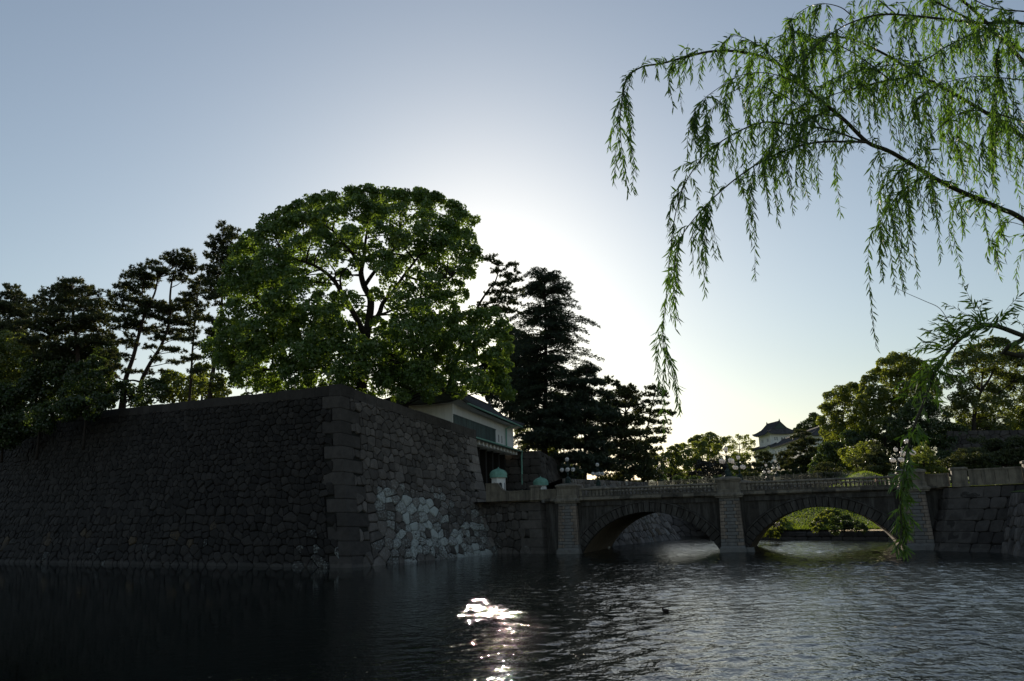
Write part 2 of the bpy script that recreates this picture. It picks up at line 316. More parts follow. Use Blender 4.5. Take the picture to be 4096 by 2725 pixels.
# ---------------------------------------------------------------- stone walls built stone by stone
def clip(poly, nx, ny, c):
    out = []
    for i in range(len(poly)):
        p, q = poly[i], poly[(i + 1) % len(poly)]
        dp, dq = p[0] * nx + p[1] * ny - c, q[0] * nx + q[1] * ny - c
        if dp <= 0: out.append(p)
        if dp * dq < 0: t = dp / (dp - dq); out.append((p[0] + (q[0] - p[0]) * t, p[1] + (q[1] - p[1]) * t))
    return out
def rubble(L, H, rh=0.85, rw=1.05, seed=0, lo=lambda b: 0.0, hi=lambda b: None, jit=0.30):
    "irregular stones on a sheet L x H: list of polygons (a along, b up)"
    r = random.Random(seed); rows = []; b = 0.0; k = 0
    while b < H - 0.2 * rh:
        h = rh * r.uniform(0.7, 1.35) * (1.15 - 0.3 * b / H); a = -r.uniform(0, rw); row = []
        while a < L + rw:
            w = rw * r.choice((0.42, 0.6, 0.8, 0.95, 1.15, 1.4, 1.8)) * (1.12 - 0.25 * b / H)
            row.append((a + w / 2 + r.gauss(0, .04), b + h / 2 + r.uniform(-jit, jit) * h, w)); a += w
        rows.append(row); b += h
    cells = []
    for i, row in enumerate(rows):
        near = [s for j in range(max(0, i - 2), min(len(rows), i + 3)) for s in rows[j]]
        for s in row:
            if not (-0.3 < s[0] < L + 0.3): continue
            R = 1.6 * max(rh, rw); poly = [(s[0] - R, s[1] - R), (s[0] + R, s[1] - R), (s[0] + R, s[1] + R), (s[0] - R, s[1] + R)]
            for o in near:
                dx, dy = o[0] - s[0], o[1] - s[1]; d2 = dx * dx + dy * dy
                if d2 < 1e-6 or d2 > 9 * R * R / 2: continue
                w = 0.5 + 0.18 * (s[2] - o[2]) / (s[2] + o[2])
                poly = clip(poly, dx, dy, (s[0] + dx * w) * dx + (s[1] + dy * w) * dy)
                if len(poly) < 3: break
            if len(poly) < 3: continue
            l, h_ = lo(s[1]), hi(s[1])
            poly = clip(poly, 0, -1, 0); poly = clip(poly, 0, 1, H) if len(poly) > 2 else poly
            if len(poly) > 2: poly = clip(poly, -1, 0, -l)
            if len(poly) > 2: poly = clip(poly, 1, 0, L if h_ is None else h_)
            if len(poly) < 3: continue
            A = 0.5 * abs(sum(poly[j][0] * poly[(j + 1) % len(poly)][1] - poly[(j + 1) % len(poly)][0] * poly[j][1] for j in range(len(poly))))
            if A > 0.06 * rh * rw: cells.append((s[0], s[1], A, poly))
    return cells
def stone_mesh(mb, poly, face, r, bulge=0.13, gap=0.018, tone=(1, 0, 0), lite=False):
    "one rounded stone: skirt ring sunk into the joint, shoulder ring, crown"
    cx = sum(p[0] for p in poly) / len(poly); cy_ = sum(p[1] for p in poly) / len(poly)
    pts = []
    n = len(poly)
    for i in range(n):                                   # cut corners
        p, q = poly[i], poly[(i + 1) % n]
        L_ = math.hypot(q[0] - p[0], q[1] - p[1])
        if L_ < 0.12: pts.append(((p[0] + q[0]) / 2, (p[1] + q[1]) / 2)); continue
        f = r.uniform(0.08, 0.2)
        pts += [(p[0] + (q[0] - p[0]) * f, p[1] + (q[1] - p[1]) * f), (q[0] - (q[0] - p[0]) * f, q[1] - (q[1] - p[1]) * f)]
    size = math.sqrt(max(1e-3, sum((p[0] - cx) ** 2 + (p[1] - cy_) ** 2 for p in pts) / len(pts)))
    bz = bulge * r.uniform(0.55, 1.35) * min(1.2, size / 0.5); ta, tb = r.gauss(0, .07), r.gauss(0, .07)
    rings = []
    RS = ((1 - gap / size, -0.16), (1 - 1.3 * gap / size, 0.0), (0.86, bz * 0.72)) + (() if lite else ((0.5, bz),))
    for sc_, dz in RS:
        ring = []
        for p in pts:
            j = r.uniform(0.97, 1.02)
            a, b = cx + (p[0] - cx) * sc_ * j, cy_ + (p[1] - cy_) * sc_ * j
            ring.append(face(a, b, dz + ((a - cx) * ta + (b - cy_) * tb if dz > -.1 else 0) + (r.gauss(0, .012) if dz > -.1 else 0)))
        rings.append(ring)
    m_ = len(pts); vs = [p for rg in rings for p in rg] + [face(cx, cy_, bz * 1.04)]; fs = []
    K_ = len(RS) - 1
    for i in range(K_):
        for j in range(m_): k = (j + 1) % m_; fs.append((i * m_ + j, i * m_ + k, (i + 1) * m_ + k, (i + 1) * m_ + j))
    fs += [(K_ * m_ + j, K_ * m_ + (j + 1) % m_, (K_ + 1) * m_) for j in range(m_)]
    mb.tone = tone; mb.add(vs, fs)
class Face:
    "ruled battered face: bottom line b0-b1, top line t0-t1; a runs along, b up"
    def __init__(s, b0, b1, t0, t1, curve=1.0, flip=1):
        s.b0, s.b1, s.t0, s.t1 = [np.array(p, float) for p in (b0, b1, t0, t1)]; s.c = curve; s.flip = flip
        s.L = np.linalg.norm(s.b1[:2] - s.b0[:2]); s.H = max(s.t0[2], s.t1[2]) - min(s.b0[2], s.b1[2])
    def pt(s, a, b):
        f, t = a / s.L, b / s.H; B = s.b0 * (1 - f) + s.b1 * f; T = s.t0 * (1 - f) + s.t1 * f
        g = 1 - (1 - min(1, max(0, t))) ** s.c if t <= 1 else 1.0
        p = B + (T - B) * g; p[2] = B[2] + (T[2] - B[2]) * t; return p
    def nrm(s, a, b):
        e = 0.05; x = s.pt(a + e, b) - s.pt(a - e, b); y = s.pt(a, b + e) - s.pt(a, b - e); n = np.cross(x, y); return s.flip * n / np.linalg.norm(n)
    def __call__(s, a, b, d): return tuple(s.pt(a, b) + s.nrm(a, b) * d)
    def core(s, mb, d=-0.13, na=30, nb=12):
        vs = [s(s.L * i / na, s.H * j / nb, d) for i in range(na + 1) for j in range(nb + 1)]; k = nb + 1
        mb.add(vs, [(i * k + j, (i + 1) * k + j, (i + 1) * k + j + 1, i * k + j + 1) for i in range(na) for j in range(nb)])
def lay(root, jobs, cap, name='wall_stone', seed=0, restname='small_wall_stones', mat=None):
    "jobs: (face, cells, tonefn, bulge). The cap biggest in view become stones of their own, the rest one stuff part"
    r = random.Random(seed); allc = []
    for face, cells, tf, bl in jobs:
        for c in cells:
            p = face.pt(c[0], c[1]) - CC; n = face.nrm(c[0], c[1]); d = np.linalg.norm(p)
            u = p @ CW; inx = abs(p @ CR) / u < 0.66 if u > 0 else False
            allc.append((c[2] * abs(p @ n) / d ** 3 * (1 if inx else .01), len(allc), face, c, tf, bl))
    allc.sort(key=lambda x: -x[0]); rest = MB(); k = 0
    for w, _, face, c, tf, bl in allc:
        tone = tf(c, r)
        if k < cap:
            m1 = MB(); stone_mesh(m1, c[3], face, r, bl, tone=tone); m1.build(name, mat or MT['rock'], root, tone=True); k += 1
        else: stone_mesh(rest, c[3], face, r, bl, tone=tone, lite=True)
    if rest.V: tag(rest.build(restname, mat or MT['rock'], root, tone=True), None, kind='stuff')

def ashlar(L, H, rh, rw, seed):
    r = random.Random(seed); out = []; b = 0; n_ = max(1, round(H / rh)); rh = H / n_
    for k in range(n_):
        a = -r.uniform(0, rw)
        while a < L:
            w = rw * r.uniform(.7, 1.35); a0, a1 = max(0, a), min(L, a + w); a += w
            if a1 - a0 > .25: out.append(((a0 + a1) / 2, (k + .5) * rh, (a1 - a0) * rh, [(a0, k * rh), (a1, k * rh), (a1, (k + 1) * rh), (a0, (k + 1) * rh)]))
    return out
# ---- the great bastion
HB = 17.7
B0 = G(1410, 2273); BL = G(-420, 2243); BR = G(2023, 2212)
T0 = G(1364, 1540, HB); TRt = G(1903, 1722, 14.5)
_t = G(490, 1634, 20.3); TL = T0 + (_t - T0) * (np.linalg.norm(BL[:2] - B0[:2]) / np.linalg.norm(_t[:2] - T0[:2])) * 1.0
TL[2] = T0[2] + (20.3 - HB) * np.linalg.norm(TL[:2] - T0[:2]) / np.linalg.norm(_t[:2] - T0[:2])
CPH = 1.05                                            # coping height
def low(p, k=CPH): p = np.array(p, float).copy(); p[2] -= k; return p
FL = Face(B0 - [0, 0, .3], BL - [0, 0, .3], low(T0), low(TL), 1.5, flip=-1)
FR = Face(B0 - [0, 0, .3], BR - [0, 0, .3], low(T0), low(TRt), 1.5, flip=1)
wall = thing('castle_wall', B0, 'huge battered castle wall of dark rough stones with a sharp corner, rising from the moat', 'wall')
NC = 13
def course(b, H): return int(min(NC - 1, max(0, b / H * NC)))
def armL(b): return 3.0 if course(b, FL.H) % 2 == 0 else 1.5
def armR(b): return 1.4 if course(b, FR.H) % 2 == 0 else 2.8
def endR(b): return FR.L - (1.5 if course(b, FR.H) % 2 == 0 else 2.3)
_n0 = lambda x, y, s: 0.5 + 0.5 * math.sin(x * .61 * s + 1.3) * math.cos(y * .83 * s + .4 + .5 * math.sin(x * .37 * s))
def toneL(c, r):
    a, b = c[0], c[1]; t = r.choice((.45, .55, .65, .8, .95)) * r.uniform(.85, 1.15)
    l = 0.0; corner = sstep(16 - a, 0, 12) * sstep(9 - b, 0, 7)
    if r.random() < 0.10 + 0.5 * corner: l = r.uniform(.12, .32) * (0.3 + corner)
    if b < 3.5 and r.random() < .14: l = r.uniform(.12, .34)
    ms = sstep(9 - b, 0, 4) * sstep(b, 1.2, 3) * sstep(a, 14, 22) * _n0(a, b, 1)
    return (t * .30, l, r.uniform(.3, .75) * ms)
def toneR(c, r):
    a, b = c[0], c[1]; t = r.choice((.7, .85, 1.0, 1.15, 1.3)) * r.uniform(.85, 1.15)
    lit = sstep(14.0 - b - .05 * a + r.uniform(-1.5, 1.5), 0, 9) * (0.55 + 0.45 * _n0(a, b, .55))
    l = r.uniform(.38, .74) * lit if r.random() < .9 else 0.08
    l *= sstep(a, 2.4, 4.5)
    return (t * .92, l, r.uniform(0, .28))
mb = MB(); FL.core(mb, na=60, nb=14); FR.core(mb, na=30, nb=14); mb.build('core', MT['joint'], wall)
cL = rubble(FL.L, FL.H, .92, 1.12, 3, lo=armL); cR = rubble(FR.L, FR.H, .95, 1.08, 4, lo=armR, hi=endR)
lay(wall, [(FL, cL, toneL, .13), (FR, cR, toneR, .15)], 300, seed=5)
r = random.Random(8)
for k in range(NC):                                   # quoin stones of the corner, long and short by turns
    bl0, bl1 = FL.H * k / NC + .02, FL.H * (k + 1) / NC - .02; br0, br1 = FR.H * k / NC + .02, FR.H * (k + 1) / NC - .02
    al, ar = (3.0, 1.4) if k % 2 == 0 else (1.5, 2.8); al += r.uniform(-.3, .3); ar += r.uniform(-.2, .2); o_ = .03 + r.uniform(-.02, .03)
    rings = []
    for bl_, br_, grow in ((bl0, br0, -.05), (bl0 + .09, br0 + .09, 0), (bl1 - .09, br1 - .09, 0), (bl1, br1, -.05)):
        cnr = FL.pt(0, bl_) + (FL.nrm(.3, bl_) + FR.nrm(.3, br_)) * (o_ + grow) * .8
        rings.append([tuple(cnr), FR(ar + grow, br_, o_ + grow), FR(ar + grow, br_, -1.0), FL(al + grow, bl_, -1.0), FL(al + grow, bl_, o_ + grow)])
    mb = MB(); mb.tone = (r.uniform(.36, .62), r.uniform(.05, .3) if k < 8 else r.uniform(0, .15), r.uniform(0, .2)); mb.loft(rings)
    mb.build('corner_stone', MT['rock'], wall, tone=True)
for k in range(NC):                                   # dressed stones closing the end beside the gate
    b0, b1 = FR.H * k / NC + .02, FR.H * (k + 1) / NC - .02; w = (1.5 if k % 2 == 0 else 2.3); ex = np.array([-.70, .71, 0]); o_ = .07
    rings = []
    for b_, g_ in ((b0, -.04), (b0 + .07, 0), (b1 - .07, 0), (b1, -.04)):
        p0, p1 = np.array(FR(FR.L - w - g_, b_, o_ + g_)), np.array(FR(FR.L + g_, b_, o_ + g_)); rings.append([tuple(p0), tuple(p1), tuple(p1 + ex * 2.2), tuple(p0 + ex * 2.2)])
    mb = MB(); t_ = r.uniform(1.5, 2.1); mb.tone = (t_, r.uniform(0, .12), .12); mb.loft(rings); mb.build('end_stone', MT['rock'], wall, tone=True)
def coping(root, A, B, inward, h, name='coping_stone', w=(1.5, 2.4), depth=1.3, proud=.06, tone=(.6, 1.0), seed=1, mat=None):
    r = random.Random(seed); A, B = np.array(A, float), np.array(B, float); L = np.linalg.norm((B - A)[:2]); e = (B - A) / L; n_ = np.array(inward, float); s = 0
    while s < L - .2:
        w_ = min(r.uniform(*w), L - s); w_ = L - s if L - s - w_ < .5 else w_; rings = []; dz = r.uniform(-.03, .05)
        for z, g_ in ((-h, 0), (-.08, 0), (0, -.05)):
            p0, p1 = A + e * (s + .015 - g_), A + e * (s + w_ - .015 + g_); q = -n_ * (proud + g_)
            rings.append([tuple(p0 + q + [0, 0, z + dz]), tuple(p1 + q + [0, 0, z + dz]), tuple(p1 + n_ * depth + [0, 0, z + dz]), tuple(p0 + n_ * depth + [0, 0, z + dz])])
        mb = MB(); mb.tone = (r.uniform(*tone), r.uniform(0, .2), r.uniform(0, .3)); mb.loft(rings); mb.build(name, mat or MT['rock'], root, tone=True); s += w_
_inL = np.array([.62, .78, 0]); _inR = np.array([-.82, .57, 0])
_eL = (TL - T0) / np.linalg.norm(TL - T0); _eR = (TRt - T0) / np.linalg.norm(TRt - T0)
coping(wall, T0 + _eL * 1.9, T0 + (TL - T0) * .98, _inL, CPH, seed=2, tone=(.28, .5))
coping(wall, T0 + _eR * 1.7, TRt, _inR, CPH, seed=3, tone=(.45, .8))
mb = MB(); mb.tone = (.42, .1, .1); c_ = T0 + [0, 0, .10]                       # the corner coping stone
o = lambda p, k=0.07: p - (_inL + _inR) * k
mb.loft([[tuple(o(c_) + [0, 0, z]), tuple(c_ + _eR * 1.68 - _inR * .07 + [0, 0, z]), tuple(c_ + _eR * 1.68 + _inR * 1.3 + [0, 0, z]), tuple(c_ + _eL * 1.88 + _inL * 1.3 + [0, 0, z]), tuple(c_ + _eL * 1.88 - _inL * .07 + [0, 0, z])] for z in (-CPH - .1, 0)])
mb.build('coping_stone', MT['rock'], wall, tone=True)
# earth plateau behind the bastion
pl_ = [tuple(T0 + _inL * .9 + _inR * .6 - [0, 0, .5]), tuple(TRt + _inR * 1.0 - [0, 0, .5]), (-6.5, 132, 14.2), (-6, 230, 15), (-150, 260, 22), tuple(TL + _inL * 1.0 - [0, 0, .5])]
mb = MB(); mb.add(pl_, [(0, 1, 2, 3, 4, 5)]); tag(mb.build('plateau', MT['earth']), 'earth plateau above the castle wall under the trees', kind='structure')
# weeds in the joints of the sunward face
r = random.Random(21); P = []
for i in range(60):
    a, b = r.uniform(3, FR.L - 3), r.uniform(.4, 8) * r.random() ** .5; p0 = np.array(FR(a, b, .03))
    for j in range(14):
        d = np.array([r.gauss(.3, .5), r.gauss(-.5, .4), r.uniform(.1, 1)]) * r.uniform(.12, .34); w = np.cross(d, (r.gauss(0, 1), r.gauss(0, 1), .3)); w = w / (np.linalg.norm(w) + 1e-6) * .03
        P += [p0 - w, p0 + w, p0 + d]
wd = fast_mesh('weeds', np.array(P), 3, MT['farleaf'], wall); tag(wd, None, kind='stuff')
# ---------------------------------------------------------------- the stone bridge
BO = G(2290, 2215); _pr = G(3655, 2200); BE = (_pr - BO) / np.linalg.norm(_pr - BO); BM = np.array([-BE[1], BE[0], 0])
def bf(p): return tuple(BO + BE * p[0] + BM * p[1] + np.array([0, 0, p[2]]))
bridge = thing('stone_bridge', BO, 'grey granite bridge of two low arches with balustrades over the moat', 'bridge')
PIER = (-0.2, 16.8, 33.55); PW = 0.97; WID = 13.0; ZC, ZD = 5.42, 5.86
ARCH = ((0.85, 15.75), (17.85, 32.55)); CROWN = 4.12; RING = 0.98
def arc(A):
    c = (A[0] + A[1]) / 2; a = (A[1] - A[0]) / 2; h = CROWN + .35; R = (a * a + h * h) / (2 * h); zc = CROWN - R; return c, zc, R, math.asin(a / R)
r = random.Random(31)
for ai, A in enumerate(ARCH):
    c, zc, R, th = arc(A); nv = 33
    for k in range(nv):                                            # arch stones
        t0, t1 = -th + 2 * th * k / nv + .0025, -th + 2 * th * (k + 1) / nv - .0025; key = abs(k - nv // 2) <= 0
        ro = R + RING * (1.12 if key else 1) + r.uniform(-.02, .02); d0 = -.10 - (.10 if key else 0) + r.uniform(-.02, .02)
        pr = lambda t, rr, d: (c + rr * math.sin(t), d, zc + rr * math.cos(t))
        mb = MB(bf); m_ = .035
        f = [pr(t0, R, 0), pr(t1, R, 0), pr(t1, ro, 0), pr(t0, ro, 0)]
        cx_, cz_ = sum(p[0] for p in f) / 4, sum(p[2] for p in f) / 4
        sh = lambda p, k_, d: (cx_ + (p[0] - cx_) * k_, d, cz_ + (p[2] - cz_) * k_)
        mb.loft([[(p[0], .55, p[2]) for p in f], [(p[0], d0 + .05, p[2]) for p in f], [sh(p, .9, d0) for p in f]])
        mb.build('arch_stone', MT['ring'], bridge)
    # hood moulding over the ring
    mb = MB(bf)
    mb.loft([[(c + (R + RING + q) * math.sin(t), d, zc + (R + RING + q) * math.cos(t)) for q, d in ((.02, .3), (.02, -.16), (.16, -.16), (.20, .3))] for t in np.linspace(-th, th, 40)])
    mb.build('hood_moulding', MT['ring'], bridge)
    mb = MB(bf)                                                   # vault
    T = np.linspace(-th, th, 33); mb.loft([[(c + R * math.sin(t), .50, zc + R * math.cos(t)), (c + R * math.sin(t), WID - .5, zc + R * math.cos(t))] for t in T], cap=False, closed=False)
    mb.build('vault', MT['soffit'], bridge, smooth=True)
    for side, (dA, dB) in enumerate(((.30, .5), (WID - .5, WID - .3))):  # spandrel walls, near and far
        mb = MB(bf); S = np.linspace(A[0] - .05, A[1] + .05, 60)
        def ex(s):
            q = R * R - (s - c) ** 2
            return zc + math.sqrt(max(0, q)) if q > 0 else -1
        rg = [[(s, dA, max(-1.0, ex(s) + .01)), (s, dB, max(-1.0, ex(s) + .01)), (s, dB, ZC), (s, dA, ZC)] for s in S]; mb.loft(rg)
        mb.build('spandrel_wall', MT['ring'], bridge)
    for s0, s1 in ((PIER[ai] + PW, A[0] + .42), (A[1] - .42, PIER[ai + 1] - PW)):   # raised borders of the spandrel panels
        x0, x1 = (s0, s0 + .34) if s0 == PIER[ai] + PW else (s1 - .34, s1)
        mb = MB(bf); mb.box(x0, x1, .12, .31, 1.6, 4.92); mb.build('panel_border', MT['ring'], bridge)
    mb = MB(bf); mb.box(PIER[ai] + PW, PIER[ai + 1] - PW, .10, .32, 4.93, ZC - .02); mb.build('panel_border', MT['ring'], bridge)
for i, s in enumerate(PIER):
    body = MB(bf); e0 = (1.0 if i == 0 else .98); body.box(s - 1.03, s + 1.03, .0, WID, -1, ZC - .01); body.build('pier_core', MT['ring'], bridge)
    mb = MB(bf); mb.box(s - 1.32, s + 1.32, -.98, .2, -1, .42, .05, .05); mb.box(s - 1.22, s + 1.22, -.88, .2, .42, .62, .12, .12); mb.build('pier_footing', MT['granite_dark'], bridge)
    nr = 14
    for k in range(nr):                                            # pilaster blocks: warm sides, dark middle
        z0, z1 = .62 + (ZC - .10 - .62) * k / nr, .62 + (ZC - .10 - .62) * (k + 1) / nr; bt = .012 * (nr - k)
        hw = PW + bt; sw = (.44 if k % 2 else .68); g_ = .012
        for j, (x0, x1, mt) in enumerate(((-hw, -hw + sw, 'granite_warm'), (-hw + sw, hw - sw, 'granite_dark'), (hw - sw, hw, 'granite_warm'))):
            d0 = -.55 - bt - r.uniform(0, .03); mb = MB(bf)
            if k == nr - 1 or (k < 2 and r.random() < .5): mt = 'granite_dark'
            mb.loft([[(s + x0 + g_ + q, d, z0 + g_ + q), (s + x1 - g_ - q, d, z0 + g_ + q), (s + x1 - g_ - q, d, z1 - g_ - q), (s + x0 + g_ + q, d, z1 - g_ - q)] for q, d in ((0, .02), (0, d0 + .03), (.025, d0))])
            mb.build('block', MT[mt], bridge)
    for d_ in (0, WID - .35):                                      # pedestals carrying the lamps
        cy_ = .16 if d_ == 0 else WID - .16
        mb = MB(bf); mb.rects([(1.30, .95, ZC - .12), (1.30, .95, ZC), (1.42, 1.05, ZC + .05), (1.42, 1.05, ZC + .20), (1.30, .95, ZC + .26), (1.16, .86, ZD - .02), (1.16, .86, ZD + .22), (1.07, .78, ZD + .28), (1.05, .76, ZD + .98), (1.12, .82, ZD + 1.02), (1.12, .82, ZD + 1.12), (1.24, .92, ZD + 1.17), (1.26, .94, ZD + 1.33), (1.1, .8, ZD + 1.42), (.55, .45, ZD + 1.54)], s, cy_)
        pd = mb.build('pedestal', MT['granite'], bridge)
        mb = MB(bf); y_ = cy_ - .77; mb.box(s - .78, s + .78, y_ - .03, y_ + .02, ZD + .36, ZD + .90); mb.build('panel', MT['granite'], pd)
def cornice(x0, x1, n_, near=True):
    for k in range(n_):
        a, b_ = x0 + (x1 - x0) * k / n_ + .012, x0 + (x1 - x0) * (k + 1) / n_ - .012; f = (lambda d: d) if near else (lambda d: WID - d)
        mb = MB(bf); j = r.uniform(-.015, .015)
        mb.sweep([(f(.45), ZC), (f(.02), ZC), (f(-.10), ZC + .08), (f(-.28 + j), ZC + .14), (f(-.30 + j), ZC + .27), (f(-.18), ZC + .32), (f(-.08), ZC + .34), (f(-.08), ZD), (f(.45), ZD)], a, b_)
        mb.build('cornice_block', MT['granite_shade'] if r.random() < .45 else MT['granite'], bridge)
for k in (0, 1):
    a, b_ = PIER[k] + 1.30, PIER[k + 1] - 1.30; cornice(a, b_, 13)
    mb = MB(bf); mb.box(a, b_, WID - .35, WID + .1, ZC, ZD); mb.build('cornice_block', MT['granite'], bridge)
cornice(-2.9, PIER[0] - 1.30, 2); cornice(PIER[2] + 1.30, 36.2, 2)
bal = MB(); bal.lathe([(.085, 0), (.085, .05), (.05, .07), (.05, .10), (.085, .17), (.098, .24), (.075, .36), (.045, .47), (.045, .52), (.075, .55), (.085, .58), (.085, .62)], n=10)
BALM = bal.mesh('baluster', MT['granite_shade'], smooth=False)
for d_ in (.20, WID - .20):
    for k in (0, 1):
        a, b_ = PIER[k] + 1.17, PIER[k + 1] - 1.17
        mb = MB(bf); mb.box(a, b_, d_ - .19, d_ + .19, ZD, ZD + .13); mb.build('plinth', MT['granite_shade'], bridge)
        nb = 7
        for q in range(nb):                                        # rail lengths
            x0, x1 = a + (b_ - a) * q / nb + .006, a + (b_ - a) * (q + 1) / nb - .006
            mb = MB(bf); mb.loft([[(x, d_ + dy, ZD + z) for dy, z in ((-.10, .75), (-.19, .79), (-.20, .86), (-.15, .93), (-.05, .965), (.05, .965), (.15, .93), (.20, .86), (.19, .79), (.10, .75))] for x in (x0, x1)])
            mb.build('rail', MT['granite'], bridge)
        n_ = 36
        for q in range(n_):
            s = a + (b_ - a) * (q + .5) / n_
            if q in (0, n_ - 1): mb = MB(bf); mb.box(s - .12, s + .12, d_ - .15, d_ + .15, ZD + .13, ZD + .75); mb.build('end_post', MT['granite'], bridge)
            else: o = link('baluster', BALM, bridge, bf((s, d_, ZD + .13)))
mb = MB(bf); mb.box(-3.4, 36.6, .45, WID - .45, ZC + .02, ZD - .1); mb.build('deck', MT['paving'], bridge)

# ---------------------------------------------------------------- bridge ends: abutment walls and parapets
ground = MB(); ground.add([bf((-16, 1.6, 5.78)), bf((-2.0, .5, 5.78)), bf((-2.0, 13.2, 5.78)), bf((2, 30, 5.78)), (4.5, 165, 5.9), (-12, 165, 5.9), (-10, 110, 5.78)], [(0, 1, 2, 3, 4, 5, 6)])
tag(ground.build('gate_court', MT['paving']), 'paved court between bridge and gate', kind='structure')
abl = thing('abutment_wall', bf((-3.4, .6, 0)), 'low dark abutment wall with large dressed quoins between castle wall and bridge', 'wall')
FA = Face(np.array(bf((-12.5, 2.6, -.3))), np.array(bf((-3.35, .55, -.3))), np.array(bf((-12.5, 3.1, 5.55))), np.array(bf((-3.9, 1.25, 5.55))), 1.2)
FB = Face(np.array(bf((-3.35, .55, -.3))), np.array(bf((-2.1, 2.6, -.3))), np.array(bf((-3.9, 1.25, 5.55))), np.array(bf((-2.3, 3.2, 5.55))), 1.2)
mb = MB(); FA.core(mb); FB.core(mb, na=6); mb.build('core', MT['joint'], abl)
tA = lambda c, r: (r.choice((.5, .7, .9, 1.05)), r.uniform(0, .35) if r.random() < .5 else 0, r.uniform(.0, .42))
eA = lambda b: FA.L - (2.9 if int(b / .98) % 2 else 1.7)
lay(abl, [(FA, rubble(FA.L, FA.H, .85, 1.0, 12, hi=eA), tA, .12)], 300, seed=13)
for k in range(6):
    b0, b1 = FA.H * k / 6 + .015, FA.H * (k + 1) / 6 - .015; w = 2.9 if k % 2 else 1.7; rings = []
    for b_, g_ in ((b0, -.03), (b0 + .06, 0), (b1 - .06, 0), (b1, -.03)):
        rings.append([FA(FA.L - w, b_, .06 + g_), FA(FA.L, b_, .06 + g_), FB(FB.L, b_, .06 + g_), FB(FB.L, b_, -.8), FA(FA.L - w, b_, -.8)])
    mb = MB(); mb.tone = (r.uniform(.8, 1.15), r.uniform(0, .25), r.uniform(0, .2)); mb.loft(rings); mb.build('quoin_stone', MT['rock'], abl, tone=True)
ew = MB(bf); ew.box(-2.9, -1.25, .30, 2.4, -1, ZC); ew.build('end_wall', MT['ring'], bridge)
ew = MB(bf); ew.box(34.5, 37.5, .36, 2.4, -1, ZC); ew.build('end_wall', MT['ring'], bridge)
par = thing('parapet', bf((-9, 1.6, 5.6)), 'solid granite parapet with a scroll end and square post beside the castle wall', 'parapet')
mb = MB(bf)
def seg(mb, p, q, z0, z1a, z1b, th=.36):
    p, q = np.array(p, float), np.array(q, float); e_ = (q - p) / np.linalg.norm(q - p); n_ = np.array([-e_[1], e_[0]]) * th
    mb.hexa([(p[0], p[1], z0), (q[0], q[1], z0), (q[0] + n_[0], q[1] + n_[1], z0), (p[0] + n_[0], p[1] + n_[1], z0), (p[0], p[1], z1a), (q[0], q[1], z1b), (q[0] + n_[0], q[1] + n_[1], z1b), (p[0] + n_[0], p[1] + n_[1], z1a)])
def wallseg(root, p, q, z0, z1, n_, ztop=None, mat='granite'):
    p, q = np.array(p, float), np.array(q, float)
    for k in range(n_):
        a, b_ = p + (q - p) * (k / n_ + .004), p + (q - p) * ((k + 1) / n_ - .004); mb = MB(bf); seg(mb, a, b_, z0, z1, z1); mb.build('parapet_panel', MT[mat], root)
    e_ = (q - p) / np.linalg.norm(q - p); nn = np.array([-e_[1], e_[0]])
    mb = MB(bf); seg(mb, p - nn * .07, q - nn * .07, z0 - .12, z0 + .10, z0 + .10, .5); mb.build('base_course', MT[mat], root)
    mb = MB(bf); seg(mb, p - nn * .06, q - nn * .06, z1, z1 + .15, z1 + .15, .48); mb.build('parapet_cap', MT[mat], root)
wallseg(par, (-7.9, 1.95), (-4.9, 1.35), 5.75, 6.75, 3)
wallseg(par, (-3.9, 1.15), (-1.5, .35), 5.75, 6.75, 3)
sc_ = MB(bf)                                                          # scroll end sweeping up to the castle wall
prof = [(-11.0, 7.75), (-9.35, 7.75)] + [(-9.35 + 1.4 * t, 7.75 - .98 * (1 - (1 - t) ** 2.2)) for t in np.linspace(.05, 1, 9)]
lin = lambda s: 1.95 - (s + 7.9) * .22
sc_.loft([[(s, lin(s) - .02, 5.7), (s, lin(s) - .02, z), (s, lin(s) + .36, z), (s, lin(s) + .36, 5.7)] for s, z in prof]); sc_.build('scroll', MT['granite'], par)
mb = MB(bf); mb.loft([[(s, lin(s) - .09, z), (s, lin(s) - .09, z + .14), (s, lin(s) + .43, z + .14), (s, lin(s) + .43, z)] for s, z in prof]); mb.build('parapet_cap', MT['granite'], par)
def post(root, s, d, z0=5.6, z1=7.15, w=.5):
    mb = MB(bf); mb.rects([(w + .08, .40, z0), (w + .08, .40, z0 + .25), (w, .34, z0 + .3), (w, .34, z1), (w + .10, .42, z1 + .04), (w + .10, .42, z1 + .20), (w * .8, .28, z1 + .27)], s, d); o = mb.build('post', MT['granite'], root)
    mb = MB(bf); mb.box(s - w * .6, s + w * .6, d - .37, d - .33, z0 + .45, z1 - .15); mb.build('panel', MT['granite'], o)
post(par, -4.4, 1.4)
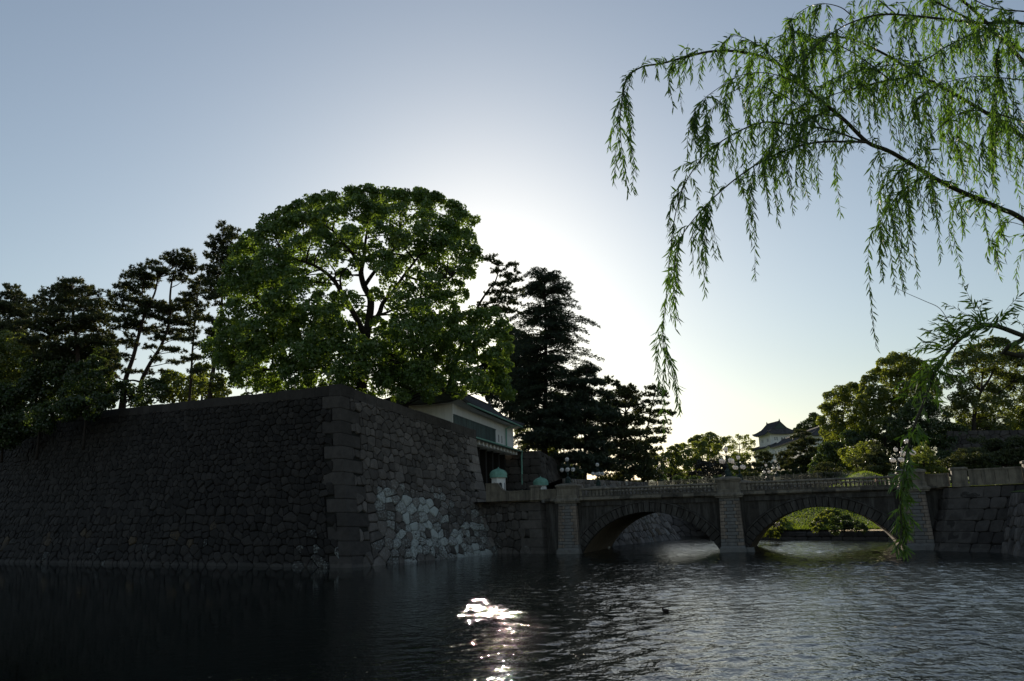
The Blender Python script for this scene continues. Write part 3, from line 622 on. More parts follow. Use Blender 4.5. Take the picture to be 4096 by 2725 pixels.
# right bank
abr = thing('abutment_wall', bf((34.9, -2.6, 0)), 'dark abutment wall under the plain parapet, at the bridge end with the willow', 'wall')
FC = Face(np.array(bf((34.7, -2.2, -.3))), np.array(bf((39.0, -6.2, -.3))), np.array(bf((36.5, -.9, 5.5))), np.array(bf((42.2, -3.3, 5.5))), 1.2)
FD = Face(np.array(bf((39.0, -6.2, -.3))), np.array(bf((39.9, -22, -.3))), np.array(bf((40.6, -4.4, 4.9))), np.array(bf((43.6, -22, 4.7))), 1.2)
FE = Face(np.array(bf((33.9, 1.5, -.3))), np.array(bf((34.7, -2.2, -.3))), np.array(bf((35.4, 1.5, 5.5))), np.array(bf((36.5, -.9, 5.5))), 1.2)
mb = MB(); FC.core(mb, -.16); FD.core(mb, -.16); FE.core(mb, -.10, na=8); mb.build('core', MT['joint'], abr)
tC = lambda c, r: (r.choice((.35, .5, .62, .8)), r.uniform(0, .3) if r.random() < .25 else 0, r.uniform(0, .25))
tD = lambda c, r: (r.choice((.6, .8, 1.0, 1.3)), r.uniform(0, .35) if r.random() < .4 else 0, r.uniform(0, .5))
sC = lambda b: 1.7 if int(b / .98) % 2 else 2.7
lay(abr, [(FC, ashlar(FC.L, FC.H, .98, 1.3, 14), tC, .05), (FD, rubble(FD.L, FD.H, .95, .75, 15), tD, .16), (FE, ashlar(FE.L, FE.H, .98, 1.3, 16), tC, .05)], 300, seed=17)
for k in range(6):
    b0, b1 = FC.H * k / 6 + .015, FC.H * (k + 1) / 6 - .015; w = 1.7 if k % 2 == 0 else 2.7; rings = []
    for b_, g_ in ((b0, -.03), (b0 + .06, 0), (b1 - .06, 0), (b1, -.03)):
        rings.append([FE(FE.L - 1.2, b_, .06 + g_), FC(0, b_, .06 + g_), FC(w, b_, .06 + g_), FC(w, b_, -.7), FE(FE.L - 1.2, b_, -.7)])
    mb = MB(); mb.tone = (r.uniform(.7, 1.0), r.uniform(0, .15), 0); mb.loft(rings); mb.build('quoin_stone', MT['rock'], abr, tone=True)
par2 = thing('parapet', bf((38, -1, 5.6)), 'plain granite parapet with square posts beside the willow strands', 'parapet')
wallseg(par2, (34.7, .25), (36.55, -.55), 5.75, 6.7, 2)
wallseg(par2, (38.1, -1.3), (42.0, -2.9), 5.75, 6.95, 4)
post(par2, 37.4, -1.0, 5.55, 7.05, .62); post(par2, 42.7, -3.2, 5.55, 7.3, .62); wallseg(par2, (43.4, -3.4), (50, -6.0), 5.75, 6.95, 5)
mb = MB(); mb.add([bf(p) for p in ((34.6, .4, 5.6), (36.5, -.8, 5.6), (42.2, -3.2, 5.6), (70, -12, 5.6), (70, 30, 6.2), (34.6, 13, 5.6))], [(0, 1, 2, 3, 4, 5)])
tag(mb.build('road', MT['paving']), 'paved road behind the parapet at the bridge end', kind='structure')
mb = MB(); mb.add([bf(p) for p in ((40.5, -4.2, 4.92), (43.5, -22, 4.72), (75, -22, 4.8), (75, -10, 5.3), (42.4, -3.0, 5.2))], [(0, 1, 2, 3, 4)])
tag(mb.build('bank', MT['turf']), 'grassy bank top beside the parapet', kind='structure')
mb = MB(bf); mb.lathe([(.62, 4.85), (.66, 5.0), (.72, 5.5), (.78, 5.62), (.72, 5.68), (.6, 5.6)], (44.2, -5.2, 0), 16); pl2 = mb.build('planter', MT['greypaint'])
tag(pl2, 'round pale grey planter on the grass before the last parapet post', 'planter')

# ---------------------------------------------------------------- lamps
def make_lamp(name, loc, rot, sc, label, group):
    t = thing(name, loc, label, 'lamp', group); t.rotation_euler = (0, 0, rot); t.scale = (sc,) * 3
    if make_lamp.proto:
        for ch in make_lamp.proto.children:
            c = ch.copy(); COL.objects.link(c); c.parent = t
            for g in ch.children: d = g.copy(); COL.objects.link(d); d.parent = c
        return t
    make_lamp.proto = t; X = lambda m, nm, mat, par=t, sm=True: link(nm, m.mesh(nm, MT[mat], smooth=sm), par)
    m = MB(); m.lathe([(.34, 0), (.34, .05), (.27, .08), (.20, .22), (.17, .42), (.20, .52), (.16, .62), (.09, .70), (.08, .78)], n=12)
    for k in range(4):                               # scrolled feet
        a = k * math.pi / 2 + .78; m.tube([(math.cos(a) * q, math.sin(a) * q, z) for q, z in ((.15, .55), (.24, .48), (.27, .3), (.28, .14), (.36, .05), (.40, .08))], [.05, .06, .05, .05, .06, .03], 6)
    X(m, 'pedestal', 'bronze')
    m = MB(); m.lathe([(.07, .76), (.10, .86), (.11, .95), (.06, 1.02), (.05, 1.25), (.045, 1.7), (.08, 1.76), (.05, 1.82), (.04, 2.05), (.09, 2.12), (.12, 2.20), (.10, 2.24)], n=10); X(m, 'stem', 'bronze')
    gl = MB(); gl.lathe([(.06, -.21), (.14, -.16), (.20, -.065), (.21, .02), (.19, .11), (.13, .175), (.05, .20)], n=16); glm = gl.mesh('globe', MT['opal'], smooth=True)
    bd = MB(); R_ = .212
    for ang in (0, math.pi / 2):
        bd.tube([(R_ * math.cos(t) * math.cos(ang), R_ * math.cos(t) * math.sin(ang), R_ * math.sin(t)) for t in np.linspace(0, 2 * math.pi, 17)], .008, 4)
    bd.tube([(R_ * math.cos(t), R_ * math.sin(t), .0) for t in np.linspace(0, 2 * math.pi, 17)], .008, 4); bdm = bd.mesh('wire_cage', MT['band'])
    hd = MB(); hd.lathe([(.07, .17), (.075, .22), (.04, .28), (.02, .34)], n=10); hdm = hd.mesh('cap', MT['bronze'], smooth=True)
    for k in range(5):
        if k < 4:
            a = k * math.pi / 2 + .35; cx_, sx_ = math.cos(a), math.sin(a)
            m = MB(); m.tube([(cx_ * q, sx_ * q, z) for q, z in ((.04, 1.55), (.12, 1.80), (.26, 1.95), (.42, 1.95), (.54, 1.84), (.56, 1.72), (.56, 1.62))], .022, 6)
            m.tube([(cx_ * q, sx_ * q, z) for q, z in ((.40, 1.95), (.50, 2.02), (.58, 2.00), (.62, 2.05))], .012, 5); X(m, 'arm', 'bronze')
            p = (cx_ * .56, sx_ * .56, 1.38)
        else: p = (0, 0, 2.42)
        g = bpy.data.objects.new('globe', glm); COL.objects.link(g); g.parent = t; g.location = p
        c = bpy.data.objects.new('wire_cage', bdm); COL.objects.link(c); c.parent = g
        c = bpy.data.objects.new('cap', hdm); COL.objects.link(c); c.parent = g
    return t
make_lamp.proto = None
_ang = math.atan2(BE[1], BE[0])
LG = 'globe lamps along the stone bridge'
for i, s in enumerate(PIER):
    where = ('beside the castle wall', 'at the middle of the bridge', 'behind the willow strands')[i]
    make_lamp('street_lamp', bf((s, .16, ZD + 1.53)), _ang + (0.0, .35, .2)[i], 1.08 if i != 1 else 1.15, 'bronze lamp with five white globes on the moat-side pedestal ' + where, LG)
    make_lamp('street_lamp', bf((s, WID - .16, ZD + 1.53)), _ang + (.15, .3, .1)[i], 1.08, 'bronze lamp with five white globes on the far balustrade ' + where, LG)
# ---------------------------------------------------------------- roofs
def roof(root, f, p0, p1, q0, q1, ze, zr, over=1.4, rp=None, tg=1.0, lift=.45, thick=.22, axis='p', gable=None, name='roof'):
    "hip roof (tg=1) or hip-and-gable roof (tg<1); ridge runs along p, or along q when axis='q'"
    if axis == 'q':
        g_ = f; f = lambda v: g_((v[1], v[0], v[2])); p0, p1, q0, q1 = q0, q1, p0, p1
    P0, P1, Q0, Q1 = p0 - over, p1 + over, q0 - over, q1 + over; hq = (Q1 - Q0) / 2; rp = hq if rp is None else rp
    W = np.linspace(0, 1, 13)
    def ring(t, dz=0.0, shrink=0.0):
        ip = rp * min(t, tg) / tg * (tg if tg < 1 else 1) + shrink; iq = hq * t + shrink * (t < 1)
        a0, a1, b0, b1 = P0 + ip, P1 - ip, Q0 + iq, Q1 - iq; z = ze + (zr - ze) * t ** 1.28 + dz; out = []
        for (x0, y0), (x1, y1) in (((a0, b0), (a1, b0)), ((a1, b0), (a1, b1)), ((a1, b1), (a0, b1)), ((a0, b1), (a0, b0))):
            for w in W[:-1]: out.append(f((x0 + (x1 - x0) * w, y0 + (y1 - y0) * w, z + lift * (1 - t) ** 2 * abs(2 * w - 1) ** 5)))
        return out
    T = sorted(set([0, .12, .25, .4, .55, .7, .85, 1.0] + ([tg, min(1, tg + .001)] if tg < 1 else [])))
    mb = MB(); mb.loft([ring(0, -thick, .12)] + [ring(0, -thick * .2)] + [ring(t) for t in T], cap=False)
    o = mb.build(name, MT['tile'], root)
    mb = MB(); mb.loft([ring(0, -thick - .01, .16), [f((x, y, ze - thick - .12 + .25)) for x, y in _peri(p0, p1, q0, q1, W)]], cap=False); mb.build('eave_soffit', MT['plaster'], o)
    rows = MB(); na = int((P1 - P0) / .5)                                   # rows of cover tiles
    for k in range(1, na):
        x = P0 + (P1 - P0) * k / na
        for s_, b0 in ((1, Q0), (-1, Q1)):
            e_ = min(x - P0, P1 - x); tm_ = 1.0 if tg < 1 and e_ >= rp * tg else min(1.0, e_ / rp)
            if tm_ < .12: continue
            w_ = abs(2 * (x - P0) / (P1 - P0) - 1)
            rows.tube([f((x, b0 + s_ * hq * t, ze + (zr - ze) * t ** 1.28 + lift * (1 - t) ** 2 * w_ ** 5 + .05)) for t in np.linspace(0, tm_, 5)], .10, 4, False)
    if rows.V: tag(rows.build('tile_rows', MT['tile'], o), None, kind='stuff')
    ip = rp * (tg if tg < 1 else 1); y = (Q0 + Q1) / 2
    mb = MB(f); mb.box(P0 + ip - .1, P1 - ip + .1, y - .16, y + .16, zr - .1, zr + .38); mb.build('ridge', MT['tile'], o)
    for x in (P0 + ip, P1 - ip):
        mb = MB(f); mb.rects([(.16, .28, zr - .1), (.2, .3, zr + .4), (.12, .16, zr + .75), (.03, .04, zr + 1.25)], x, y); mb.build('ridge_ornament', MT['tile'], o)
    for cx_, cy_ in ((P0, Q0), (P1, Q0), (P1, Q1), (P0, Q1)):              # hip ridges
        sx, sy = (1 if cx_ == P0 else -1), (1 if cy_ == Q0 else -1); pts = []
        for t in np.linspace(0.0, tg, 7):
            pts.append(f((cx_ + sx * rp * t / tg * (tg if tg < 1 else 1), cy_ + sy * hq * t, ze + (zr - ze) * t ** 1.28 + lift * (1 - t) ** 2 + .10)))
        mb = MB(); mb.tube(pts, .15, 6); mb.build('hip_ridge', MT['tile'], o)
    if gable and tg < 1:
        for s_, x in ((1, P0 + ip), (-1, P1 - ip)):
            zt = ze + (zr - ze) * tg ** 1.28; b0, b1 = Q0 + hq * (tg + .07), Q1 - hq * (tg + .07)
            mb = MB(f); mb.add([(x - s_ * .05, b0, zt + .15), (x - s_ * .05, b1, zt + .15), (x - s_ * .05, y, zr - .35), (x + s_ * .2, b0, zt + .15), (x + s_ * .2, b1, zt + .15), (x + s_ * .2, y, zr - .35)], [(0, 1, 2), (3, 5, 4), (0, 2, 5, 3), (1, 4, 5, 2), (0, 3, 4, 1)]); mb.build('gable', MT[gable], o)
            for e0 in (Q0 + hq * tg, Q1 - hq * tg):
                mb = MB(); mb.tube([f((x - s_ * .12, e0 + (y - e0) * t, ze + (zr - ze) * (tg + (1 - tg) * t) ** 1.28 + .12)) for t in np.linspace(0, 1, 6)], .17, 6); mb.build('gable_ridge', MT['tile'], o)
    return o
def _peri(a0, a1, b0, b1, W):
    out = []
    for (x0, y0), (x1, y1) in (((a0, b0), (a1, b0)), ((a1, b0), (a1, b1)), ((a1, b1), (a0, b1)), ((a0, b1), (a0, b0))):
        for w in W[:-1]: out.append((x0 + (x1 - x0) * w, y0 + (y1 - y0) * w))
    return out

# ---------------------------------------------------------------- gatehouse
GO = np.array([-.24, 126.0, 0]); GA = np.array([-.232, -.973, 0]); GB = np.array([-.973, .232, 0])
def gf(p): return tuple(GO + GA * p[0] + GB * p[1] + np.array([0, 0, p[2]]))
def gp(u, v, q=0.0):
    d = ray(u, v); n_ = GB; t = ((GO + GB * q - CC) @ n_) / (d @ n_); x = CC + d * t - GO; return x @ GA, x[2]
gate = thing('gatehouse', gf((4, 0, 6)), 'white plaster gatehouse with grey tiled roof and green copper gutters above the dark gate', 'gatehouse')
zb = 14.05; zw = 17.75; LEN = 31.0
mb = MB(gf); mb.box(0, LEN, 0, 7.5, zb, zw); mb.build('wall', MT['plaster'], gate)
p0, p1 = gp(1980, 1740)[0], min(LEN - .2, gp(1794, 1670)[0])
n_ = 30
for k in range(n_):
    a, b_ = p0 + (p1 - p0) * k / n_ + .012, p0 + (p1 - p0) * (k + 1) / n_ - .012; mb = MB(gf); mb.box(a, b_, -.10, .02, zb + .38, zb + 2.15); mb.build('board', MT['board'], gate)
mb = MB(gf); mb.box(p0 - .1, p1 + .1, -.14, .01, zb + 2.16, zb + 2.30); mb.build('board_rail', MT['board'], gate)
mb = MB(gf); mb.box(-.04, LEN, -.05, .01, zw - 1.55, zw - 1.43); mb.build('string_course', MT['plaster'], gate)
for u in (1994, 2006.5):
    pa = gp(u, 1755)[0]; mb = MB(gf); mb.box(pa - .28, pa + .28, -.03, .02, zb + .55, zb + 1.75); w = mb.build('window', MT['plaster'], gate)
    for k in range(3): mb = MB(gf); x = pa - .18 + k * .18; mb.box(x - .035, x + .035, -.06, -.028, zb + .62, zb + 1.68); mb.build('bar', MT['greypaint'], w)
roof(gate, gf, 0, LEN, 0, 7.5, zw - .05, zw + 3.4, over=1.5, rp=3.0, tg=.55, lift=.5, gable='plaster')
def gutter(z, q, a, b_):
    mb = MB(gf); mb.loft([[(x, q + dy, z + dz) for dy, dz in ((-.12, .10), (-.10, -.06), (0, -.11), (.10, -.06), (.12, .10), (.08, .10), (0, -.05), (-.08, .10))] for x in (a, b_)]); return mb.build('gutter', MT['copper'], gate)
gutter(zw - .12, -1.62, .6, LEN - 1)
pent = MB(gf); pa = gp(1905, 1765, -.6)[0]
pent.loft([[(x, 0.02, zb + .38), (x, -1.15, zb - .10), (x, -1.15, zb - .24), (x, .02, zb + .05)] for x in (-.35, LEN - 4)]); pent.build('pent_roof', MT['tile'], gate)
gutter(zb - .16, -1.28, -.4, LEN - 4)
for k in range(14):
    x = .8 + k * 1.9; mb = MB(gf); mb.box(x, x + .75, -.75, 1.5, zb - .75, zb - .26); mb.build('beam', MT['plaster'], gate)
for k in range(60):
    x = .1 + k * .45; mb = MB(gf); mb.box(x, x + .16, -1.05, .0, zb - .25, zb - .12); mb.build('rafter', MT['plaster'], gate)
pd_ = gp(2020, 1760)[0]
mb = MB(gf); mb.tube([(pd_, -.22, zw - .75), (pd_, -.22, zb + .25)], .12, 8); mb.tube([(pd_, -.22, zw - .78), (pd_ - .4, -.6, zw - .55), (pd_ - 1.6, -1.5, zw - .28)], .07, 6); mb.build('downpipe', MT['copper'], gate)
mb = MB(gf); mb.tube([(-.3, -1.25, zb - .3), (-.15, -1.2, zb - 1.0), (.55, -1.3, 6.0)], .13, 8); mb.build('downpipe', MT['copper'], gate)
mb = MB(gf); mb.box(.2, LEN - 3, 2.6, 3.0, 5.8, zb - .27); mb.build('gate_recess', MT['wood'], gate)
for k in range(5): x = 2.2 + k * 3.6; mb = MB(gf); mb.box(x, x + .8, .8, 1.6, 5.8, zb - .27); mb.build('gate_post', MT['wood'], gate)
for k in range(6): x = 3.05 + k * 1.35; mb = MB(gf); mb.box(x, x + 1.3, 2.35, 2.58, 5.9, zb - 1.6); mb.build('gate_board', MT['wood'], gate)
mb = MB(gf); mb.box(-2.2, 0, 2.6, 7.5, zb - .4, zw - .9); mb.build('end_wall', MT['wood'], gate)
# ---------------------------------------------------------------- walls beyond the gate
wing = thing('wing_wall', (3.6, 126, 6), 'tall dark retaining wall of large squared stones beyond the gate', 'wall')
FW1 = Face((-7, 127.2, 5.6), (4.6, 123.6, 5.6), (-7, 128.3, 13.9), (3.7, 125.4, 13.9), 1.2); FW2 = Face((4.6, 123.6, 5.6), (15, 158, 5.6), (3.7, 125.4, 13.9), (13.5, 160, 11.5), 1.2)
mb = MB(); FW1.core(mb, -.1, 6); FW2.core(mb, -.1, 20); mb.add([(-.6, 126, 13.8), (3.7, 125.4, 13.8), (13.5, 160, 11.4), (-3, 160, 13.0)], [(0, 1, 2, 3)]); mb.build('core', MT['joint'], wing)
tw = lambda c, r: (r.choice((.45, .6, .75)), r.uniform(0, .25) if r.random() < .3 else 0, r.uniform(0, .2))
lay(wing, [(FW1, ashlar(FW1.L, FW1.H, 1.2, 1.9, 1), tw, .05), (FW2, rubble(FW2.L, FW2.H, 1.1, 1.4, 41), tw, .13)], 300, seed=42)
moatw = thing('moat_wall', (8, 98, 0), 'rough overgrown moat wall seen through and behind the first arch', 'wall')
FM1 = Face((7.6, 97.0, -.3), (24.4, 122.4, -.3), (6.0, 103.2, 8.6), (20.5, 127.0, 8.6), 1.4)
FM2 = Face((24.4, 122.4, -.3), (22.5, 133, -.3), (20.5, 127.0, 8.6), (19.5, 134, 8.6), 1.4)
mb = MB(); FM1.core(mb); FM2.core(mb, na=8); mb.add([tuple(FM1.t0), tuple(FM1.t1), (19.5, 150, 8.6), (30, 175, 8.8), (5, 175, 8.6), (4.6, 124, 8.6)], [(0, 1, 2, 3, 4, 5)]); mb.build('core', MT['joint'], moatw)
tm = lambda c, r: (r.choice((.8, 1.1, 1.4, 1.7)), r.uniform(0, .4) if r.random() < .5 else 0, r.uniform(0, .6))
lay(moatw, [(FM1, rubble(FM1.L, FM1.H, .85, .8, 51), tm, .17), (FM2, rubble(FM2.L, FM2.H, 1.0, 1.2, 52), tw, .12)], 300, seed=53)
ib0, ib1 = np.array([22.5, 152.0, 8.35]), np.array([64.0, 158.0, 9.35])
farw = thing('moat_wall', (36, 140, 0), 'grey sloping moat wall in the distance beyond the first arch', 'wall')
FM3 = Face((26.4, 134.5, -.3), (50, 131, -.3), (22, 141, 8.0), (50, 137, 8.0), 1.2)
mb = MB(); FM3.core(mb); mb.build('core', MT['joint'], farw); tq = lambda c, r: (r.choice((1.1, 1.4, 1.7)), r.uniform(0, .3), 0)
lay(farw, [(FM3, rubble(FM3.L, FM3.H, .9, 1.0, 55), tq, .12)], 120, seed=56)
strip = thing('retaining_wall', (BK0[0], BK0[1], 0), 'low dark stone edging at the foot of the grass slope', 'wall')
_bd = (BK1 - BK0) / np.linalg.norm(BK1 - BK0); _bn = np.array([-_bd[1], _bd[0]])
FS = Face((*(BK0 - _bn * .5), -.3), (*(BK1 - _bn * .5), -.3), (*(BK0 - _bn * .3), 1.0), (*(BK1 - _bn * .3), 1.0), 1.0)
mb = MB(); FS.core(mb, -.08, 20, 3); mb.add([FS(0, FS.H, -.08), FS(FS.L, FS.H, -.08), (*(BK1 + _bn * 1), 1.0), (*(BK0 + _bn * 1), 1.0)], [(0, 1, 2, 3)]); mb.build('core', MT['joint'], strip)
lay(strip, [(FS, ashlar(FS.L, FS.H, .65, 1.5, 5), lambda c, r: (r.uniform(.5, 1.0), 0, r.uniform(0, .5)), .05)], 300, seed=58)

# ---------------------------------------------------------------- iron bridge with openwork railing
iron = thing('iron_bridge', (43, 156, 8), 'distant iron bridge with glinting openwork railing behind the stone bridge', 'bridge')
ie = (ib1 - ib0); IL = np.linalg.norm(ie[:2]); ie = ie / IL; im = np.array([-ie[1], ie[0], 0]); im = im / np.linalg.norm(im)
def jf(p): return tuple(ib0 + ie * p[0] + im * p[1] + np.array([0, 0, p[2]]))
mb = MB(jf); mb.box(-6, IL + 8, 0, 9, -.5, 0); mb.build('deck', MT['iron'], iron)
mb = MB(jf); mb.loft([[(x, y, z) for y, z in ((.3, -.5), (.3, -1.3 - 2.2 * ((x / IL - .5) * 2) ** 2), (8.7, -1.3 - 2.2 * ((x / IL - .5) * 2) ** 2), (8.7, -.5))] for x in np.linspace(0, IL, 21)]); mb.build('girder', MT['iron'], iron)
pw = 1.62; panel = MB(); rr = random.Random(3)
for cx_, cz_, R_ in ((.42, .62, .26), (1.18, .62, .26), (.8, .62, .2), (.25, .25, .15), (.62, .24, .16), (1.0, .24, .16), (1.36, .25, .15), (.25, .98, .12), (.62, .98, .13), (1.0, .98, .13), (1.36, .98, .12)):
    panel.tube([(cx_ + R_ * math.cos(t), 0, cz_ + R_ * math.sin(t)) for t in np.linspace(0, 2 * math.pi, 11)], .03, 4, False)
for k in range(9):
    x = .1 + k * .175; panel.tube([(x, 0, .1), (x + .09 * (-1) ** k, .02, .35), (x - .08 * (-1) ** k, -.02, .7), (x, 0, 1.12)], .022, 4, False)
panel.box(0, pw, -.04, .04, .06, .11); panel.box(0, pw, -.05, .05, 1.12, 1.19)
PNM = panel.mesh('railing_panel', MT['iron']); pst = MB(); pst.box(-.06, .06, -.06, .06, 0, 1.28, .01, .01); pst.lathe([(.03, 1.28), (.08, 1.34), (.05, 1.42), (.0, 1.46)], n=6); PSM = pst.mesh('railing_post', MT['iron'])
irot = math.atan2(ie[1], ie[0])
for d_ in (0.15, 8.85):
    for k in range(int((IL + 8) / pw)):
        for nm, me in (('railing_panel', PNM), ('railing_post', PSM)):
            o = link(nm, me, iron, jf((-4 + k * pw, d_, 0))); o.rotation_euler = (0, 0, irot)
for (u, v, Y, lab) in ((2637, 1864, 148, 'taller by the dark pines'), (2627, 1879, 156, 'lower by the dark pines'), (3064, 1862, 158, 'below the white keep'), (3101, 1846, 150, 'below the white gallery')):
    p = Q(u, v, Y); s_ = (26 * Y / FPX) / 1.04; make_lamp('street_lamp', (p[0], p[1], p[2] - 2.42 * s_), .3, s_, 'bronze lamp with five white globes on the iron bridge, ' + lab, 'globe lamps along the iron bridge')
    mb = MB(); mb.box(p[0] - .5, p[0] + .5, p[1] - .5, p[1] + .5, 8.2, p[2] - 2.42 * s_ + .02); mb.build('lamp_plinth', MT['iron'], iron)

# ---------------------------------------------------------------- sentry boxes
def sentry(loc, rot, label):
    t = thing('sentry_box', loc, label, 'sentry box', 'domed sentry boxes before the gate'); t.rotation_euler = (0, 0, rot)
    if sentry.proto:
        for ch in sentry.proto.children:
            c = ch.copy(); COL.objects.link(c); c.parent = t
            for g in ch.children: d = g.copy(); COL.objects.link(d); d.parent = c
        return
    sentry.proto = t; X = lambda m, nm, mat, par=t, sm=False: link(nm, m.mesh(nm, MT[mat], smooth=sm), par)
    m = MB(); m.lathe([(.92, 0), (.92, .25), (.84, .3), (.84, 2.45), (.90, 2.5), (.90, 2.6)], n=6); body = X(m, 'body', 'plaster')
    for k in range(6):
        a = math.pi / 6 + k * math.pi / 3; ca, sa = math.cos(a), math.sin(a); d_ = .84 * math.cos(math.pi / 6)
        P_ = lambda x, z, o_: (ca * (d_ + o_) - sa * x, sa * (d_ + o_) + ca * x, z)
        m = MB(); A_ = [(-.2, .9), (-.2, 1.75)] + [(.2 * math.cos(t), 1.75 + .25 * math.sin(t)) for t in np.linspace(math.pi, 0, 9)[1:-1]] + [(.2, 1.75), (.2, .9)]
        m.loft([[P_(x, z, -.02) for x, z in A_], [P_(x, z, .012) for x, z in A_]]); X(m, 'window', 'slit')
        m = MB(); m.tube([P_(.33 * math.cos(t), 1.78 + .38 * math.sin(t), .01) for t in np.linspace(math.pi, 0, 9)], .03, 5); m.tube([P_(-.33, .6, .01), P_(-.33, 1.78, .01)], .025, 4); m.tube([P_(.33, .6, .01), P_(.33, 1.78, .01)], .025, 4); X(m, 'arch_trim', 'plaster')
    pr = [(1.02, 2.58), (1.03, 2.66), (.97, 2.72), (1.0, 2.95), (.93, 3.16), (.76, 3.36), (.5, 3.50), (.25, 3.58), (.12, 3.64), (.06, 3.75), (.0, 3.84)]
    m = MB(); m.lathe(pr, n=24); dome = X(m, 'dome', 'copper', sm=True)
    for k in range(20):
        a = k * math.pi / 10; m = MB(); m.tube([((q + .012) * math.cos(a), (q + .012) * math.sin(a), z + .01) for q, z in pr[2:9]], .022, 4); X(m, 'rib', 'copper', dome)
sentry.proto = None
_p = Q(1993, 1868, 94.5); sentry((_p[0], _p[1], _p[2] - 3.84), .3, 'white hexagonal sentry box with green ribbed dome beside the parapet scroll')
_p = Q(2162, 1904, 107.0); sentry((_p[0], _p[1], _p[2] - 3.84), .3, 'white hexagonal sentry box with green ribbed dome behind the square parapet post')

# ---------------------------------------------------------------- white keep and gallery on the far hill
KY = 330.0
def kc(x, y): return 2950 + x / 5.2275, 1650 + y / 5.2275
K0 = Q(*kc(695, 610), KY); KB = np.array([-.14, .99, 0]); KA = np.array([.99, .14, 0])
def kf(p): return tuple(K0 * [1, 1, 0] + KA * p[0] + KB * p[1] + np.array([0, 0, p[2]]))
kz = lambda y: Q(*kc(700, y), KY)[2]
keep = thing('castle_keep', kf((4, 5, kz(1020))), 'white two-storey castle keep with dark tiled roofs among the far trees', 'keep')
zl = kz(1150); z_low = kz(745); z_up0 = kz(660); z_up1 = kz(455)
mb = MB(kf); mb.box(-1.2, 10.4, -1.2, 13.5, zl, z_low); mb.build('lower_wall', MT['plaster'], keep)
mb = MB(kf); mb.box(0, 9.0, 0, 11, z_low, z_up1); mb.build('upper_wall', MT['plaster'], keep)
roof(keep, kf, -1.2, 10.4, -1.2, 13.5, z_low, z_low + 3.2, over=1.7, rp=4.2, tg=1.0, lift=.8, axis='q', name='lower_roof')
roof(keep, kf, 0, 9.0, 0, 11, z_up1, kz(195), over=1.9, rp=3.2, tg=.5, lift=.9, axis='q', gable='gable', name='upper_roof')
def slits(root, f, face, cs, z0, z1, w=.42):
    for c in cs:
        for s_ in (-.45, .45):
            mb = MB(f)
            if face == 'a': mb.box(c + s_ - w / 2, c + s_ + w / 2, -.05, .03, z0, z1)
            else: mb.box(-.05, .03, c + s_ - w / 2, c + s_ + w / 2, z0, z1)
            mb.build('window', MT['greypaint'], root)
slits(keep, kf, 'a', (2.4, 6.6), kz(585), kz(515)); slits(keep, kf, 'b', (2.6, 7.5), kz(600), kz(535))
kf2 = lambda p: kf((p[0] - 1.2, p[1] - 1.2, p[2])); slits(keep, kf2, 'b', (2.0, 5.5, 9.5), kz(930), kz(860))
mb = MB(kf); mb.box(-.06, 9.06, -.06, 11.06, kz(510) , kz(503)); mb.build('string_course', MT['plaster'], keep)
ge = Q(*kc(690, 765), 322)[2]; ga = G(*kc(690, 765), ge); gb = G(*kc(1160, 612), ge); gd = (gb - ga) / np.linalg.norm(gb - ga); gn = np.array([-gd[1], gd[0], 0])
gal = thing('castle_gallery', ga * [1, 1, 0] + [0, 0, ge - 7], 'long white gallery with grey roof running up to the keep', 'gallery')
def lf(p): return tuple(ga * [1, 1, 0] + gd * p[0] + gn * p[1] + np.array([0, 0, p[2]]))
GLN = np.linalg.norm(gb - ga) * 1.6
mb = MB(lf); mb.box(1.5, GLN, 1.2, 7, ge - 8, ge + .1); mb.build('wall', MT['plaster'], gal)
roof(gal, lf, 1.5, GLN, 1.2, 7, ge + .25, ge + 3.1, over=1.3, rp=3.0, tg=1.0, lift=.3)
lf2 = lambda p: lf((p[0], p[1] + 1.2, p[2])); slits(gal, lf2, 'a', [3.2 + k * 4.6 for k in range(int(GLN / 4.6))], ge - 2.7, ge - 1.2, .5)
mb = MB(lf); mb.box(1.5, GLN, 1.13, 1.19, ge - 3.4, ge - 3.25); mb.build('string_course', MT['plaster'], gal)
tz = Q(*kc(1600, 530), 300)[2]; t0 = Q(*kc(1560, 540), 300)
tur = thing('castle_turret', t0 * [1, 1, 0] + [0, 0, tz - 6], 'small white turret with dark hipped roof half hidden by pines', 'turret')
def tf_(p): return tuple(t0 * [1, 1, 0] + np.array([.95, -.31, 0]) * p[0] + np.array([.31, .95, 0]) * p[1] + np.array([0, 0, p[2]]))
mb = MB(tf_); mb.box(-4.5, 4.0, 0, 8, tz - 9, tz); mb.build('wall', MT['plaster'], tur); roof(tur, tf_, -4.5, 4.0, 0, 8, tz, tz + 3.2, over=1.3, rp=3.2, tg=.6, lift=.6, axis='q', gable='plaster')
slits(tur, tf_, 'a', (-1.5, 1.6), tz - 4, tz - 2.6)
